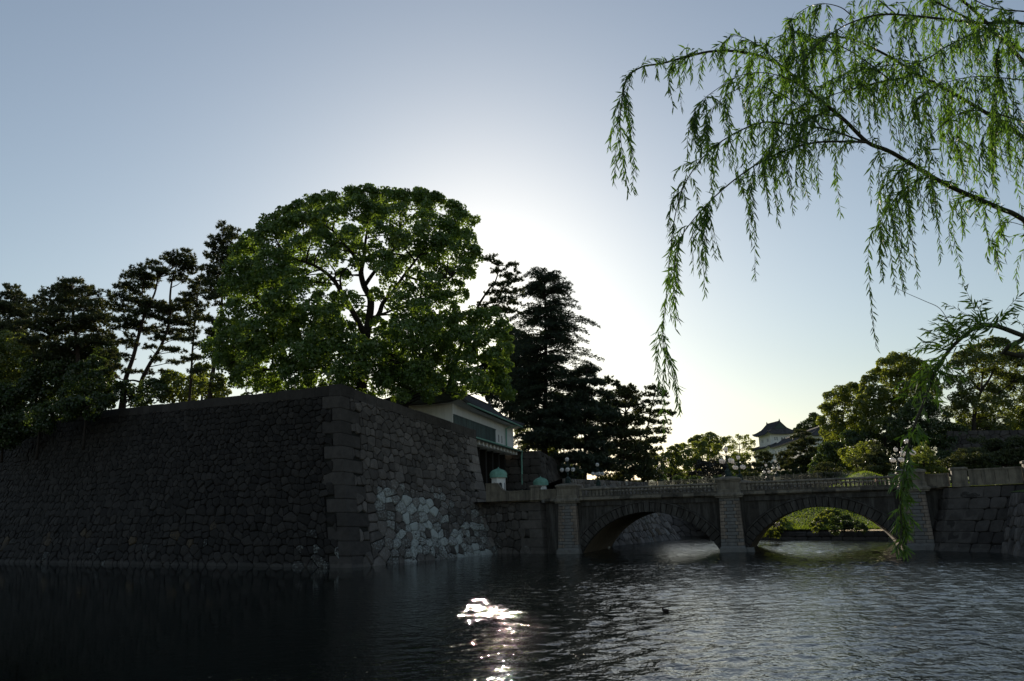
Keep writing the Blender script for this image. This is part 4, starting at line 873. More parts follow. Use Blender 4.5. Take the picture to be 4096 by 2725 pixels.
# ---------------------------------------------------------------- trees
def quads(c, n, s, asp=.68):
    t = unit(np.cross(n, rng.normal(size=n.shape))); b = np.cross(n, t); s = s[:, None]
    V = np.stack([c + t * s * .5, c + b * s * asp * .5, c - t * s * .5, c - b * s * asp * .5], 1); return V.reshape(-1, 3)
def broad_crown(root, lobes, mat, leaf=.24, dens=1.0, puff=.36, name='crown'):
    ctr = np.mean([l[0] for l in lobes], 0); Vs = []; Ts = []
    for c, R in lobes:
        c = np.array(c); out = unit(c - ctr) if np.linalg.norm(c - ctr) > .5 else np.zeros(3)
        R = R * 1.32; npf = max(5, int(30 * min(1.6, dens) ** .5)); d = unit(rng.normal(size=(npf, 3)) + out * .45 + np.array([0, 0, .45]))
        pc = c + d * R * rng.uniform(.5, .88, (npf, 1)) * np.array([1, 1, .85]); pr = R * puff * rng.uniform(.7, 1.25, npf)
        for k in range(npf):
            n = int(min(420, max(14, 9.5 * dens * (pr[k] / leaf) ** 2)))
            e = unit(rng.normal(size=(n, 3)) + d[k] * .55 + np.array([0, 0, .3])); rad = pr[k] * rng.uniform(.55, 1.06, (n, 1)) ** .5
            p = pc[k] + e * rad * np.array([1, 1, .85]); nn = unit(e * .8 + rng.normal(size=(n, 3)) * .6)
            Vs.append(quads(p, nn, leaf * 1.12 * rng.uniform(.7, 1.35, n))); Ts.append(rng.uniform(.8, 1.2, n) * rng.uniform(.82, 1.18))
    return fast_mesh(name, np.concatenate(Vs), 4, mat, root, np.concatenate(Ts))
def smooth(pts, k=4):
    P = [np.array(p, float) for p in pts]; out = []
    for i in range(len(P) - 1):
        a, b_, c, d = P[max(i - 1, 0)], P[i], P[i + 1], P[min(i + 2, len(P) - 1)]
        for j in range(k):
            t = j / k; out.append(.5 * (2 * b_ + (c - a) * t + (2 * a - 5 * b_ + 4 * c - d) * t * t + (3 * b_ - a - 3 * c + d) * t ** 3))
    return out + [P[-1]]
def limb(mb, pts, r0, r1, k=4, n=7):
    S = smooth(pts, k); m_ = len(S); mb.tube(S, [r0 + (r1 - r0) * (i / (m_ - 1)) ** .8 for i in range(m_)], n); return S
def reach(mb, nodes_, tgt, r0, frac=1.0, rise=.25):
    "a curved bough from the nearest limb point to a foliage mass"
    tgt = np.array(tgt); N_ = np.array(nodes_); cost = np.linalg.norm(N_ - tgt, axis=1) + .9 * np.maximum(0, N_[:, 2] - tgt[2] + .3)
    p = N_[np.argmin(cost)]; q = p + (tgt - p) * frac; L_ = np.linalg.norm(q - p)
    if L_ < .4: return
    m1 = p + (q - p) * .35 + np.array([rng.normal() * .05 * L_, rng.normal() * .05 * L_, rise * L_ * .3]); m2 = p + (q - p) * .7 + np.array([rng.normal() * .06 * L_, 0, rise * L_ * .35])
    S = smooth([p, m1, m2, q], 3); mb.tube(S, np.linspace(r0, r0 * .3, len(S)), 5)
def tree(name, lobes, trunks, mat, label, cat='tree', group=None, leaf=.24, dens=1.0, bark='bark', puff=.36, twig=.09):
    base = trunks[0][0][0]; t = thing(name, base, label, cat, group); mb = MB(); nds = []
    for pts, r0, r1 in trunks: nds += limb(mb, pts, r0, r1)[2:]
    for c, R in lobes: reach(mb, nds, np.array(c) - [0, 0, R * .2], twig * (1 + R * .25))
    mb.build('trunk', MT[bark], t, smooth=True); broad_crown(t, lobes, MT[mat], leaf, dens, puff); return t
def needles(pads, dens=15, ln=.36, k=16, w=.07, up=.75):
    Vs = []; Ts = []
    for c, rx, rz in pads:
        rx = rx * 1.22; rz = rz * 1.65; n = max(8, int(.62 * dens * rx * rx * 3.1)); a = rng.uniform(0, 2 * math.pi, n); q = np.sqrt(rng.uniform(0, 1, n)); h = rng.uniform(-.25, 1, n) * np.sqrt(np.maximum(0, 1 - q ** 2)) ** .7
        # pads are made of a few sub-clumps so that their outline is broken
        g = rng.integers(0, 7, n); ga_ = np.arange(7) * 2.4 + rng.uniform(0, 6); gx = np.stack([np.cos(ga_), np.sin(ga_) * .8, rng.uniform(-.75, .75, 7)], 1) * .66
        p = c + np.stack([rx * (.5 * q * np.cos(a) + gx[g, 0]), rx * (.5 * q * np.sin(a) + gx[g, 1]), rz * (.6 * h + gx[g, 2])], 1)
        d = unit(rng.normal(size=(n, k, 3)) + np.array([0, 0, up])[None, None]); L_ = ln * rng.uniform(.6, 1.25, (n, k, 1))
        s_ = unit(np.cross(d, rng.normal(size=(n, k, 3)))) * w; b = p[:, None, :] + d * .03
        Vs.append(np.stack([b - s_, b + s_, b + d * L_], 2).reshape(-1, 3)); Ts.append(np.repeat(rng.uniform(.75, 1.25, n), k))
    return np.concatenate(Vs), np.concatenate(Ts)
def pine(name, pads, trunks, label, mat='pine', group='tall black pines', dens=15, ln=.40, w=.07, cat='pine tree', twig=.07, k=16, extra=0):
    base = trunks[0][0][0]; t = thing(name, base, label, cat, group); mb = MB(); nds = []
    for pts, r0, r1 in trunks: nds += limb(mb, pts, r0, r1)[2:]
    if extra:
        add = []
        for c, rx, rz in pads:
            for _ in range(extra): add.append((np.array(c) + [rng.normal() * rx * .5, rng.uniform(1.5, 4.0), rng.normal() * rz * .8], rx * rng.uniform(.6, .9), rz))
        pads = pads + add
    for c, rx, rz in pads: reach(mb, nds, np.array(c) - [0, 0, rz * .3], twig * (1 + .2 * rx), rise=.12)
    mb.build('trunk', MT['pinebark'], t, smooth=True); V, T = needles(pads, dens, ln, k, w); fast_mesh('crown', V, 3, MT[mat], t, T); return t
def Z(ox, oy, s): return lambda x, y: (ox + x / s, oy + y / s)
z3, z4, z6, z7, z8 = Z(2550, 1600, 2.4125), Z(3300, 1300, 1.651), Z(0, 850, 1.844), Z(800, 700, 1.568), Z(1900, 950, 1.568)
def L3(z, s, pts, Y): return [Q(*z(p[0], p[1]), Y + (p[2] if len(p) > 2 else 0)) for p in pts]
def PADS(z, s, lst, Y, jy=1.6): return [(Q(*z(x, y), Y + rng.normal() * jy), M(rx / s, Y), M(rz / s, Y)) for x, y, rx, rz in lst]
def LOBES(z, s, lst, Y, jy=1.0, k=1.0): return [(Q(*z(x, y), Y + rng.normal() * jy), M(R / s, Y) * k) for x, y, R in lst]

# ---- the great camphor on the bastion
_lob = [(950,140,75),(820,180,80),(720,200,80),(1060,140,80),(1160,150,80),(1250,180,90),(1380,160,80),(1470,200,85),(1580,240,80),(1660,310,80),(620,240,80),(520,270,70),(430,310,70),
 (1230,270,90),(1000,220,90),(870,260,90),(760,310,90),(640,320,90),(540,350,90),(440,400,90),(330,430,85),(270,500,80),(1110,260,80),(1400,300,90),(1520,350,90),(1640,420,90),(1700,500,70),
 (250,600,90),(340,620,100),(460,540,100),(600,470,80),(780,420,90),(940,380,80),(1100,350,70),(1240,420,80),(1340,390,90),(1440,470,90),(1560,500,90),(1650,590,70),(820,540,80),(1150,560,90),
 (200,700,80),(300,720,100),(430,680,110),(530,650,100),(600,760,110),(480,800,90),(220,860,90),(1450,690,80),(1230,800,85),(1380,860,90),(700,860,100),(800,900,100),(940,790,75),
 (110,1100,90),(200,1050,100),(320,1010,110),(450,960,100),(560,920,100),(650,1000,110),(780,1020,110),(180,1180,90),(330,1150,100),(460,1140,90),(1180,1050,110),(1300,1000,110),(1420,960,100),
 (560,1100,90),(700,1120,100),(850,1120,100),(960,1080,90),(1080,1120,90),(1350,1130,110),
 (300,1260,80),(420,1280,80),(560,1250,70),(700,1220,75),(840,1240,75),(980,1210,85),(1100,1250,80),(1350,1240,80),(440,1390,42),(300,1400,40),(560,1385,36),(700,1370,38),(1050,1370,60),(1060,1425,45),(1150,1310,70),(600,1330,60),(900,1300,60)]
def dome_y(x, y, Y0, cx_, cy_, rx, ry, dep): q = ((x - cx_) / rx) ** 2 + ((y - cy_) / ry) ** 2; return Y0 - dep * math.sqrt(max(0, 1 - q))
_fill = [(150,960,80),(260,940,80),(240,1180,90),(380,1080,90),(520,1020,80),(620,900,80),(520,1200,90),(640,1120,90),(760,1160,90),(240,1300,70),(500,1330,70),(700,1330,70),(800,1330,70),(380,860,80),(900,980,80),(860,860,70),(360,1320,60),(1000,1300,70),(1200,1180,80),(980,1000,70),(700,560,70),(640,640,70),(760,680,70),(880,480,70),(1000,480,70),(900,640,60),(1100,470,70),(1330,520,80),(1260,560,70),(1350,640,70),(1180,680,70),(1100,760,60),(1300,720,70),(1540,620,70),(1600,700,65),(1480,790,70),(850,780,70),(760,780,70),(1000,900,60),(1120,940,70),(1250,900,70),(660,680,60),(700,430,80),(1450,580,80),(1640,760,60),(1560,840,70),(560,560,70),(980,560,60),(1060,560,55),(1400,540,70),(1200,380,70),(1060,300,70),(1500,430,80)]
lob = [(Q(*z7(x, y), Y), M(R / 1.568, Y) * .72) for x, y, R in _fill for Y in (95 + rng.uniform(-7, 7),)]
for x, y, R in _lob:
    Y = dome_y(x, y, 95, 930, 800, 900, 700, 11) + rng.normal() * 1.0; lob.append((Q(*z7(x, y), Y), M(R / 1.568, Y) * .86))
for x, y, R in _lob[::2]:                                        # far side of the crown
    if 880 < x < 1250 and 600 < y < 900: continue
    Y = 95 + 8 * rng.uniform(.3, 1); lob.append((Q(*z7(x + rng.normal() * 30, y + 40), Y), M(R / 1.568, Y) * .8))
_l = lambda pts, Y=95: L3(z7, 1.568, pts, Y)
tree('camphor_tree', lob, [
    (_l([(1010, 1500), (1015, 1300), (1020, 1150), (1045, 1000), (1065, 880), (1070, 780), (1030, 700), (1010, 610), (1030, 520)]), .75, .28),
    (_l([(1040, 1010), (960, 860, -2), (890, 740, -3), (830, 650, -4), (740, 580, -5), (640, 540, -6), (540, 500, -7)]), .42, .10),
    (_l([(1050, 960), (1120, 880), (1150, 800), (1220, 720, -2), (1280, 630, -3), (1350, 540, -4), (1420, 440, -4)]), .40, .10),
    (_l([(1030, 700), (1100, 600, -2), (1180, 520, -3), (1230, 430, -4), (1260, 330, -4)]), .28, .09),
    (_l([(1010, 610), (960, 500, -2), (900, 430, -3), (830, 350, -4), (740, 290, -4)]), .25, .08),
    (_l([(1030, 520), (1040, 400, -2), (1060, 300, -2), (1100, 220, -1)]), .22, .07),
    (_l([(890, 740, -3), (880, 640, -3), (920, 590, -3), (960, 640, -2)]), .16, .08),
    (_l([(1020, 1150), (900, 1060, -3), (760, 960, -5), (620, 880, -6), (500, 820, -7), (380, 790, -7)]), .34, .09),
    (_l([(1280, 630, -3), (1380, 660, -3), (1480, 655, -3), (1580, 640, -2)]), .18, .07),
    (_l([(1060, 900), (1180, 860, -2), (1300, 800, -4), (1400, 760, -5)]), .2, .07),
    (_l([(1020, 1200), (1150, 1190, -2), (1280, 1180, -4), (1400, 1150, -5)]), .3, .1),
    (_l([(1010, 1300), (850, 1230, -3), (650, 1200, -5), (450, 1220, -6), (300, 1200, -6)]), .28, .08)],
    'camphor', 'huge rounded green camphor tree crowning the castle wall corner', leaf=.29, dens=.86, puff=.37)
# its smaller neighbours by the gatehouse
_r2 = [(1520,960,100),(1640,930,90),(1740,900,80),(1840,900,75),(1500,1080,105),(1620,1060,105),(1720,1020,90),(1850,1020,75),(1905,1100,60),(1500,1210,95),(1640,1190,95),(1700,1290,85),(1760,1330,65),(1850,1250,70),(1930,1375,48),(1540,780,60),(1820,1150,70),(1740,1120,80),(1880,1330,55),(1900,960,55),(1910,1040,50),(1900,1200,55),(1900,1290,50)]
lob = [(Q(*z7(x, y), 96 + rng.normal() * 1.5 - (3 if x < 1750 else 0)), M(R / 1.568, 95) * .84) for x, y, R in _r2]
tree('camphor_tree', lob, [(_l([(1535, 1560), (1540, 1440), (1560, 1330), (1600, 1200), (1640, 1060), (1680, 950)], 97), .42, .14), (_l([(1560, 1330), (1680, 1230), (1800, 1180), (1880, 1100)], 97), .2, .07)],
    'camphor', 'smaller camphor tree hanging over the gatehouse roof, with dark slanting trunk', leaf=.27, dens=1.1, puff=.36)
lob = LOBES(z7, 1.568, [(1300, 1250, 75), (1400, 1240, 75), (1480, 1300, 60), (1420, 1400, 45), (1560, 1330, 55), (1620, 1370, 45), (1180, 1330, 70), (1260, 1300, 80), (1330, 1330, 70), (1250, 1390, 60), (1390, 1300, 60), (1440, 1360, 55), (1200, 1260, 70)], 90, 1.5, .85)
tree('camphor_tree', lob, [(_l([(1285, 1520), (1290, 1420), (1280, 1330), (1270, 1250)], 92), .45, .2)], 'camphor', 'low broadleaf tree with thick dark trunk right behind the coping', leaf=.22, dens=.9)

# ---- black pines left of the camphor
PL = lambda lst, Y, jy=1.4: PADS(z6, 1.844, lst, Y, jy); TL_ = lambda pts, Y: L3(z6, 1.844, pts, Y)
pine('pine_tree', PL([(80,560,50,28),(110,600,40,22),(40,620,60,30),(20,690,70,35),(90,690,60,30),(150,680,60,28),(60,770,80,38),(130,760,70,32),(20,840,80,40),(120,850,90,38),(60,920,100,40),(150,930,80,36),(30,1000,90,40),(-60,700,90,40),(-60,850,90,40)], 138), [(TL_([(40, 1500), (45, 1200), (60, 900), (85, 560)], 138), .4, .1)], 'dense pine at the far end of the castle wall above leafy bushes', extra=1)
pine('pine_tree', PL([(530,515,70,25),(570,500,30,20),(470,510,30,20),(430,555,45,25),(380,590,55,30),(330,590,30,20),(620,580,50,25),(690,595,45,22),(735,600,25,20),(480,590,70,35),(300,650,60,30),(240,660,40,22),(560,640,100,42),(420,670,100,42),(680,680,80,36),(260,720,80,38),(350,770,110,45),(520,770,120,45),(680,780,100,42),(740,720,50,30),(230,830,90,38),(400,870,120,42),(580,880,120,40),(720,850,80,34),(300,950,100,38),(460,980,100,38),(620,960,90,32),(220,960,80,34),(700,930,70,28),(540,1070,90,30),(380,1060,90,34)], 122), [(TL_([(580, 1480), (575, 1200), (570, 1000), (545, 800), (530, 540)], 122), .5, .12), (TL_([(575, 1150), (500, 1160), (400, 1180), (280, 1190)], 122), .16, .06)], 'broad bushy pine with a spiky flat top on the wall', extra=1, dens=12, w=.078)
pine('pine_tree', PL([(1280,318,55,22),(1370,308,55,22),(1420,345,35,18),(1320,365,75,26),(1225,345,42,22),(1140,375,50,22),(1085,405,50,24),(1000,435,42,22),(955,490,55,26),(1055,465,85,28),(1180,435,65,26),(890,555,50,22),(975,555,65,26),(850,615,55,25),(1075,535,60,22),(990,640,75,26),(880,685,75,30),(1110,680,70,26),(1040,745,80,30),(900,790,85,30),(1000,830,60,22),(860,860,50,22),(800,930,50,20),(880,960,45,18),(800,1030,45,18),(900,1060,40,16),(840,1130,45,16),(780,1180,45,18),(960,960,40,16),(940,1180,40,16)], 114), [(TL_([(895, 1450), (925, 1240), (985, 1060), (1030, 880), (1080, 720), (1140, 600), (1165, 480)], 114), .42, .1), (TL_([(1080, 720), (1050, 600), (1060, 500)], 114), .15, .06)], 'tall pine with leaning bare trunk and windswept stepped top', dens=14, extra=1)
pine('pine_tree', PL([(1400,380,40,18),(1385,410,50,16),(1330,455,50,22),(1290,500,40,20),(1360,500,40,18),(1180,715,85,36),(1270,740,85,36),(1340,700,80,34),(1200,810,85,32),(1330,820,85,32),(1420,760,60,30),(1120,880,60,24),(1280,890,80,26),(1180,930,60,22),(1340,930,60,22),(1100,1000,45,18),(1230,1010,50,18),(1320,1030,45,18),(1160,1090,45,18),(1290,1110,45,18),(1080,1180,40,16),(1220,1180,45,16)], 117), [(TL_([(1030, 1330), (1050, 1230), (1110, 1110), (1190, 980), (1250, 800), (1255, 620), (1270, 500), (1300, 400)], 117), .38, .09), (TL_([(1030, 1250), (960, 1240), (880, 1290), (780, 1320)], 117), .17, .06)], 'pine with forked curving trunk beside the leaning one', dens=16)
pine('pine_tree', PL([(1460,560,55,26),(1430,530,35,20),(1490,510,35,30),(1400,600,60,26),(1480,690,55,30),(1380,650,70,28),(1450,790,65,30),(1500,750,40,26),(1430,880,50,22),(1470,980,40,18),(1380,940,55,20),(1400,1080,50,18),(1460,1070,45,18),(1440,1180,50,18)], 111), [(TL_([(1395, 1420), (1410, 1200), (1425, 950), (1450, 700), (1462, 540)], 111), .22, .07)], 'slender pine with thin straight trunk near the camphor')
pine('pine_tree', PL([(1640,85,30,22),(1630,130,32,24),(1580,185,35,22),(1655,190,55,30),(1560,240,40,26),(1620,265,75,34),(1560,335,50,26),(1640,350,70,34),(1535,410,45,22),(1600,440,70,32),(1520,490,45,22),(1480,525,45,22),(1575,540,70,30),(1555,620,60,26),(1610,600,60,30),(1690,300,70,40),(1715,180,45,30),(1700,120,30,20),(1740,140,25,20),(1560,800,60,26),(1600,870,60,24),(1560,900,45,22)], 107), [(TL_([(1545, 1450), (1560, 1250), (1610, 950), (1640, 600), (1645, 120)], 107), .42, .09)], 'tall dark pine rising directly behind the camphor on its shady side', dens=17, extra=1)
# leafy undergrowth on the wall top
_ug = [([(750,1000,70),(700,1080,80),(800,1090,60),(620,1060,80),(540,1130,80),(760,1180,70),(460,1080,80)], 128, 'darkleaf', 'dim evergreen closing the gap behind the bushy pine'),
 ([(40,1560,100),(-60,1560,120),(130,1580,90),(50,1650,80),(-40,1680,90),(200,1560,80),(120,1640,60)], 122, 'darkleaf', 'dark foliage hanging down over the wall at its far end'),
 ([(300,1510,85),(390,1490,80),(470,1470,75),(340,1580,50),(550,1450,70)], 112, 'darkleaf', 'dark shrub overhanging the wall below the bushy pine'),
 ([(640,1430,65),(720,1410,60),(790,1400,50),(680,1490,40)], 106.5, 'darkleaf', 'low shrub overhanging the coping beside the leaning pine'),
 ([(60,1000,110),(-60,1080,130),(150,1060,110),(40,1150,120),(170,1180,110),(60,1290,120),(-40,1250,120)], 131, 'farleaf', 'loose green tree hanging over the wall at its far end'),
 ([(120,1390,110),(40,1440,100),(210,1350,100),(180,1470,80),(-50,1400,110),(80,1540,70)], 124, 'darkleaf', 'dark bush spilling over the castle wall top'),
 ([(290,1150,100),(390,1230,110),(300,1270,110),(480,1170,100),(410,1350,90),(300,1390,90),(520,1270,100)], 124, 'darkleaf', 'dense dark evergreen under the bushy pine'),
 ([(620,1200,90),(700,1160,80),(640,1300,100),(740,1260,90),(760,1370,70),(550,1390,90),(660,1400,80)], 117, 'darkleaf', 'rounded dark evergreen between the pine trunks'),
 ([(930,1330,70),(1010,1360,60),(1110,1310,70),(1180,1340,60),(1060,1400,50)], 114, 'darkleaf', 'low dark bush behind the coping near the forked pine'),
 ([(1280,1260,70),(1360,1290,70),(1440,1270,60),(1290,1360,60),(1390,1370,50)], 115, 'sunleaf', 'sunlit yellow green bush glowing behind the slender pine'),
 ([(1500,1180,60),(1580,1250,60),(1620,1330,60),(1500,1310,50),(1560,1370,40)], 109, 'farleaf', 'small backlit bush at the foot of the camphor')]
for lst, Y, mt, lab in _ug:
    lb = LOBES(z6, 1.844, lst, Y, 1.5, 1.05); b = lb[0][0]; tree('bush', lb, [([b - [0, 0, 6], b - [0, 0, 2], b], .22, .08)], mt, lab, 'bush', 'bushes on the castle wall', leaf=.34, dens=.95)

# ---- right of the camphor: pine at the sun, great cedar, dark conifers
PR = lambda lst, Y, jy=1.2: PADS(z8, 1.568, lst, Y, jy); TR_ = lambda pts, Y: L3(z8, 1.568, pts, Y)
pine('pine_tree', PR([(108,135,32,18),(150,165,38,18),(205,185,34,18),(242,172,24,18),(262,215,26,18),(195,240,40,16),(135,215,34,16),(232,268,44,16),(275,262,22,16),(180,298,44,16),(120,300,30,14),(222,345,44,18),(160,355,36,16),(75,140,26,16),(90,345,36,16),(140,400,50,18),(200,400,36,16),(60,430,36,16),(240,420,40,18),(270,340,30,16),(150,450,50,20),(220,470,50,20)], 109), [(TR_([(10, 760), (5, 600), (10, 460), (70, 350), (130, 270), (150, 180)], 109), .3, .07), (TR_([(70, 350), (150, 330), (240, 280)], 109), .12, .04)], 'thin airy pine beside the sun at the camphor edge', dens=15)
def cedar(name, base, top, prof, label, tiers=46, seed=1, mat='cedar', special=()):
    r_ = np.random.default_rng(seed); base, top = np.array(base), np.array(top); H = np.linalg.norm(top - base); t = thing(name, base, label, 'cedar tree'); mb = MB(); limb(mb, [base, base + (top - base) * .5 + [.2, 0, 0], top], .62, .05, 8, 8); pads = []; V = []; T = []
    br = []
    for k in range(tiers):
        f = .06 + .94 * (k + r_.uniform(0, .8)) / tiers; p = base + (top - base) * f; n_ = int(r_.integers(5, 8)) if f < .97 else 4
        for j in range(n_):
            a = r_.uniform(0, 2 * math.pi); L_ = prof(f) * r_.uniform(.5, 1.08) * (1 if math.cos(a) > 0 else .92); br.append((p, a, L_, f))
    br += [(base + (top - base) * f, a, L_, f) for f, a, L_ in special]
    for p, a, L_, f in br:
        d = np.array([math.cos(a), math.sin(a), 0]); lift = r_.uniform(.05, .24) * L_ + (.30 * L_ if f > .84 else 0); sag = r_.uniform(.04, .16) * L_
        S = [p + d * L_ * q + np.array([0, 0, lift * math.sin(q * 2.2) - sag * q * q * 1.6]) for q in np.linspace(0, 1, 7)]
        mb.tube(S, np.linspace(.10, .02, 7), 5); n = int(15 * L_ + 20); q = r_.uniform(.12, 1.02, n) ** .8; idx = np.clip(q * 6, 0, 5.999); i0 = idx.astype(int); fr = (idx - i0)[:, None]; SA = np.array(S)
        c = SA[i0] * (1 - fr) + SA[np.minimum(i0 + 1, 6)] * fr; side = np.array([-d[1], d[0], 0]); wd = (.10 + .30 * np.sin(np.clip(q, 0, 1) * 2.6)) * min(L_, 5) * .55
        sd = r_.uniform(-1, 1, n); c = c + side * (sd * wd)[:, None] + np.array([0, 0, 1]) * (-.10 * np.abs(sd) * wd - r_.uniform(-.15, .45, n))[:, None]
        kk = 4; dr = unit(r_.normal(size=(n, kk, 3)) * .55 + d * .9 + side * (sd[:, None] * .9)[:, :, None] + np.array([0, 0, -.25])); ll = .5 * r_.uniform(.5, 1.2, (n, kk, 1)); s_ = unit(np.cross(dr, r_.normal(size=dr.shape))) * .06; b = c[:, None, :]
        V.append(np.stack([b - s_, b + s_, b + dr * ll], 2).reshape(-1, 3)); T.append(np.repeat(r_.uniform(.75, 1.25, n), kk))
    mb.build('trunk', MT['pinebark'], t, smooth=True); fast_mesh('crown', np.concatenate(V), 3, MT[mat], t, np.concatenate(T)); return t
YC = 142; ct = Q(*z8(440, 235), YC); cb = Q(*z8(435, 1380), YC); pm_ = lambda px: M(px / 1.568, YC)
hf = lambda y: (1380 - y) / (1380 - 235)
cedar('cedar_tree', cb, ct, lambda f: pm_(np.interp(f, [0, .25, .45, .6, .75, .88, .96, 1], [290, 310, 300, 280, 255, 215, 165, 105])), 'great dark cedar with layered drooping boughs behind the gatehouse', 60, 3,
      special=((hf(560), -.15, pm_(345)), (hf(545), .15, pm_(320)), (hf(780), -.1, pm_(375)), (hf(790), .2, pm_(350)), (hf(880), -.15, pm_(330)), (hf(660), 0, pm_(280)), (hf(420), .1, pm_(215)), (hf(350), -.3, pm_(180)), (hf(620), 3.1, pm_(290)), (hf(720), 3.0, pm_(300)), (hf(820), 3.2, pm_(310)), (hf(900), 3.0, pm_(300)), (hf(520), 3.2, pm_(250)), (hf(1000), 3.1, pm_(300)), (hf(1080), 3.2, pm_(280))))
lb = LOBES(z8, 1.568, [(235,610,50),(285,640,55),(220,700,70),(300,720,70),(140,760,60),(180,790,80),(280,820,80),(100,820,70),(200,890,80),(310,920,80),(120,920,80),(230,990,80),(330,1020,70),(150,1010,70),(250,1080,70),(350,820,60),(380,930,60)], 156, 1.5, .85)
tree('evergreen_tree', lb, [([Q(*z8(220, 1380), 156), Q(*z8(220, 1000), 156), Q(*z8(215, 620), 156)], .5, .12)], 'cedar', 'added dark evergreen between camphor and great cedar, screening the sun off the water', leaf=.42, dens=1.2)  # added tree, placed to block sun glare on the moat
pine('conifer_tree', PR([(690,825,50,20),(740,845,36,18),(660,870,70,26),(730,905,55,24),(780,915,36,20),(640,940,85,28),(740,975,75,26),(820,1000,45,22),(620,1020,95,30),(740,1055,85,28),(840,1095,50,22),(560,1090,95,30),(680,1125,105,32),(790,1150,80,28),(540,1190,105,34),(660,1215,105,32),(780,1240,85,28),(850,1130,50,22),(520,1290,105,34),(640,1305,105,32),(760,1325,95,30),(700,1400,105,32),(580,1400,95,32),(820,1410,75,28),(480,1250,85,36),(420,1150,75,36),(400,1260,75,36),(740,1470,90,28),(640,1470,90,28)], 138, 2.0), [(TR_([(690, 1560), (690, 1200), (700, 830)], 138), .4, .08)], 'dark drooping conifer in front of the great cedar', 'cedar', 'dark conifers behind the moat wall', dens=10, ln=.55, w=.08, cat='conifer', extra=1)
pine('conifer_tree', PR([(860,905,36,20),(885,925,24,16),(950,950,50,24),(985,975,34,18),(900,990,65,26),(1010,1005,34,20),(860,1050,65,28),(960,1055,75,28),(1025,1080,36,22),(820,1110,75,28),(920,1135,85,30),(1000,1155,60,26),(860,1195,85,30),(960,1225,85,30),(1040,1240,50,24),(840,1275,95,32),(960,1305,85,28),(1040,1330,60,26),(880,1360,95,32),(1000,1400,85,28),(900,1450,95,32),(1060,1440,65,26),(1000,1490,85,28),(1100,1500,60,24),(900,1530,90,26)], 146, 1.6), [(TR_([(930, 1600), (935, 1300), (950, 950)], 146), .36, .08)], 'bushy dark pine between the drooping conifer and the airy pine', 'pine', 'dark conifers behind the moat wall', dens=11, ln=.45, w=.08, cat='pine tree', extra=1)
pine('pine_tree', PR([(1130,955,50,20),(1170,985,34,18),(1080,990,42,18),(1190,1000,22,16),(1180,1040,30,16),(1110,1045,45,18),(1205,1110,42,16),(1240,1105,20,12),(1130,1105,50,18),(1090,1155,50,20),(1190,1165,34,15),(1195,1220,34,15),(1120,1215,60,22),(1150,1275,50,20),(1085,1295,60,24),(1050,1095,42,20),(1140,1330,36,16),(1060,1380,60,22)], 150, 1.2), [(TR_([(1050, 1600), (1065, 1380), (1085, 1180), (1110, 1050), (1130, 960)], 150), .3, .07)], 'airy pine with visible boughs at the end of the conifer row', dens=14, ln=.4)
lb = LOBES(z8, 1.568, [(330, 1200, 60), (350, 1300, 50), (480, 1400, 60), (560, 1480, 70), (430, 1330, 60), (640, 1540, 50)], 150, 1.5); tree('bush', lb, [([lb[0][0] - [0, 0, 5], lb[0][0]], .2, .08)], 'sunleaf', 'yellow green bush glowing low behind the dark conifers', 'bush', 'bushes behind the gate')
# ---------------------------------------------------------------- trees on the far hill and right bank
L4 = lambda lst, Y, k=.9, jy=1.6: LOBES(z4, 1.651, lst, Y, jy, k); P4 = lambda lst, Y, jy=1.5: PADS(z4, 1.651, lst, Y, jy); T4 = lambda pts, Y: L3(z4, 1.651, pts, Y)
L3f = lambda lst, Y, k=.9: LOBES(z3, 2.4125, lst, Y, 2.5, k); P3 = lambda lst, Y: PADS(z3, 2.4125, lst, Y, 1.5); T3 = lambda pts, Y: L3(z3, 2.4125, pts, Y)
RG = 'broadleaf trees beyond the bridge'
tree('broadleaf_tree', L4([(460,250,60),(400,275,55),(530,255,60),(600,280,55),(350,340,55),(300,390,55),(420,350,70),(520,350,75),(600,375,75),(280,465,55),(345,460,70),(440,450,75),(540,460,80),(240,555,55),(320,560,70),(420,560,80),(300,640,55),(390,660,60),(260,500,45),(660,330,60),(680,430,70)], 182), [(T4([(400, 1000), (395, 800), (430, 620), (460, 420), (480, 300)], 182), .55, .15), (T4([(430, 620), (330, 520), (280, 440)], 182), .25, .08)], 'sunleaf', 'tall yellow green tree with stepped sunlit edge behind the willow strand', group=RG, leaf=.38, dens=1.0)
tree('broadleaf_tree', L4([(180,440,55),(100,460,55),(45,490,50),(230,450,42),(150,520,60),(60,565,60),(15,640,55),(120,610,70),(50,715,70),(150,700,65),(215,640,55),(0,560,36),(80,790,60)], 195), [(T4([(110, 950), (110, 750), (120, 600), (140, 480)], 195), .45, .12)], 'sunleaf', 'rounded yellow green tree next to the white turret', group=RG, leaf=.38, dens=.9)
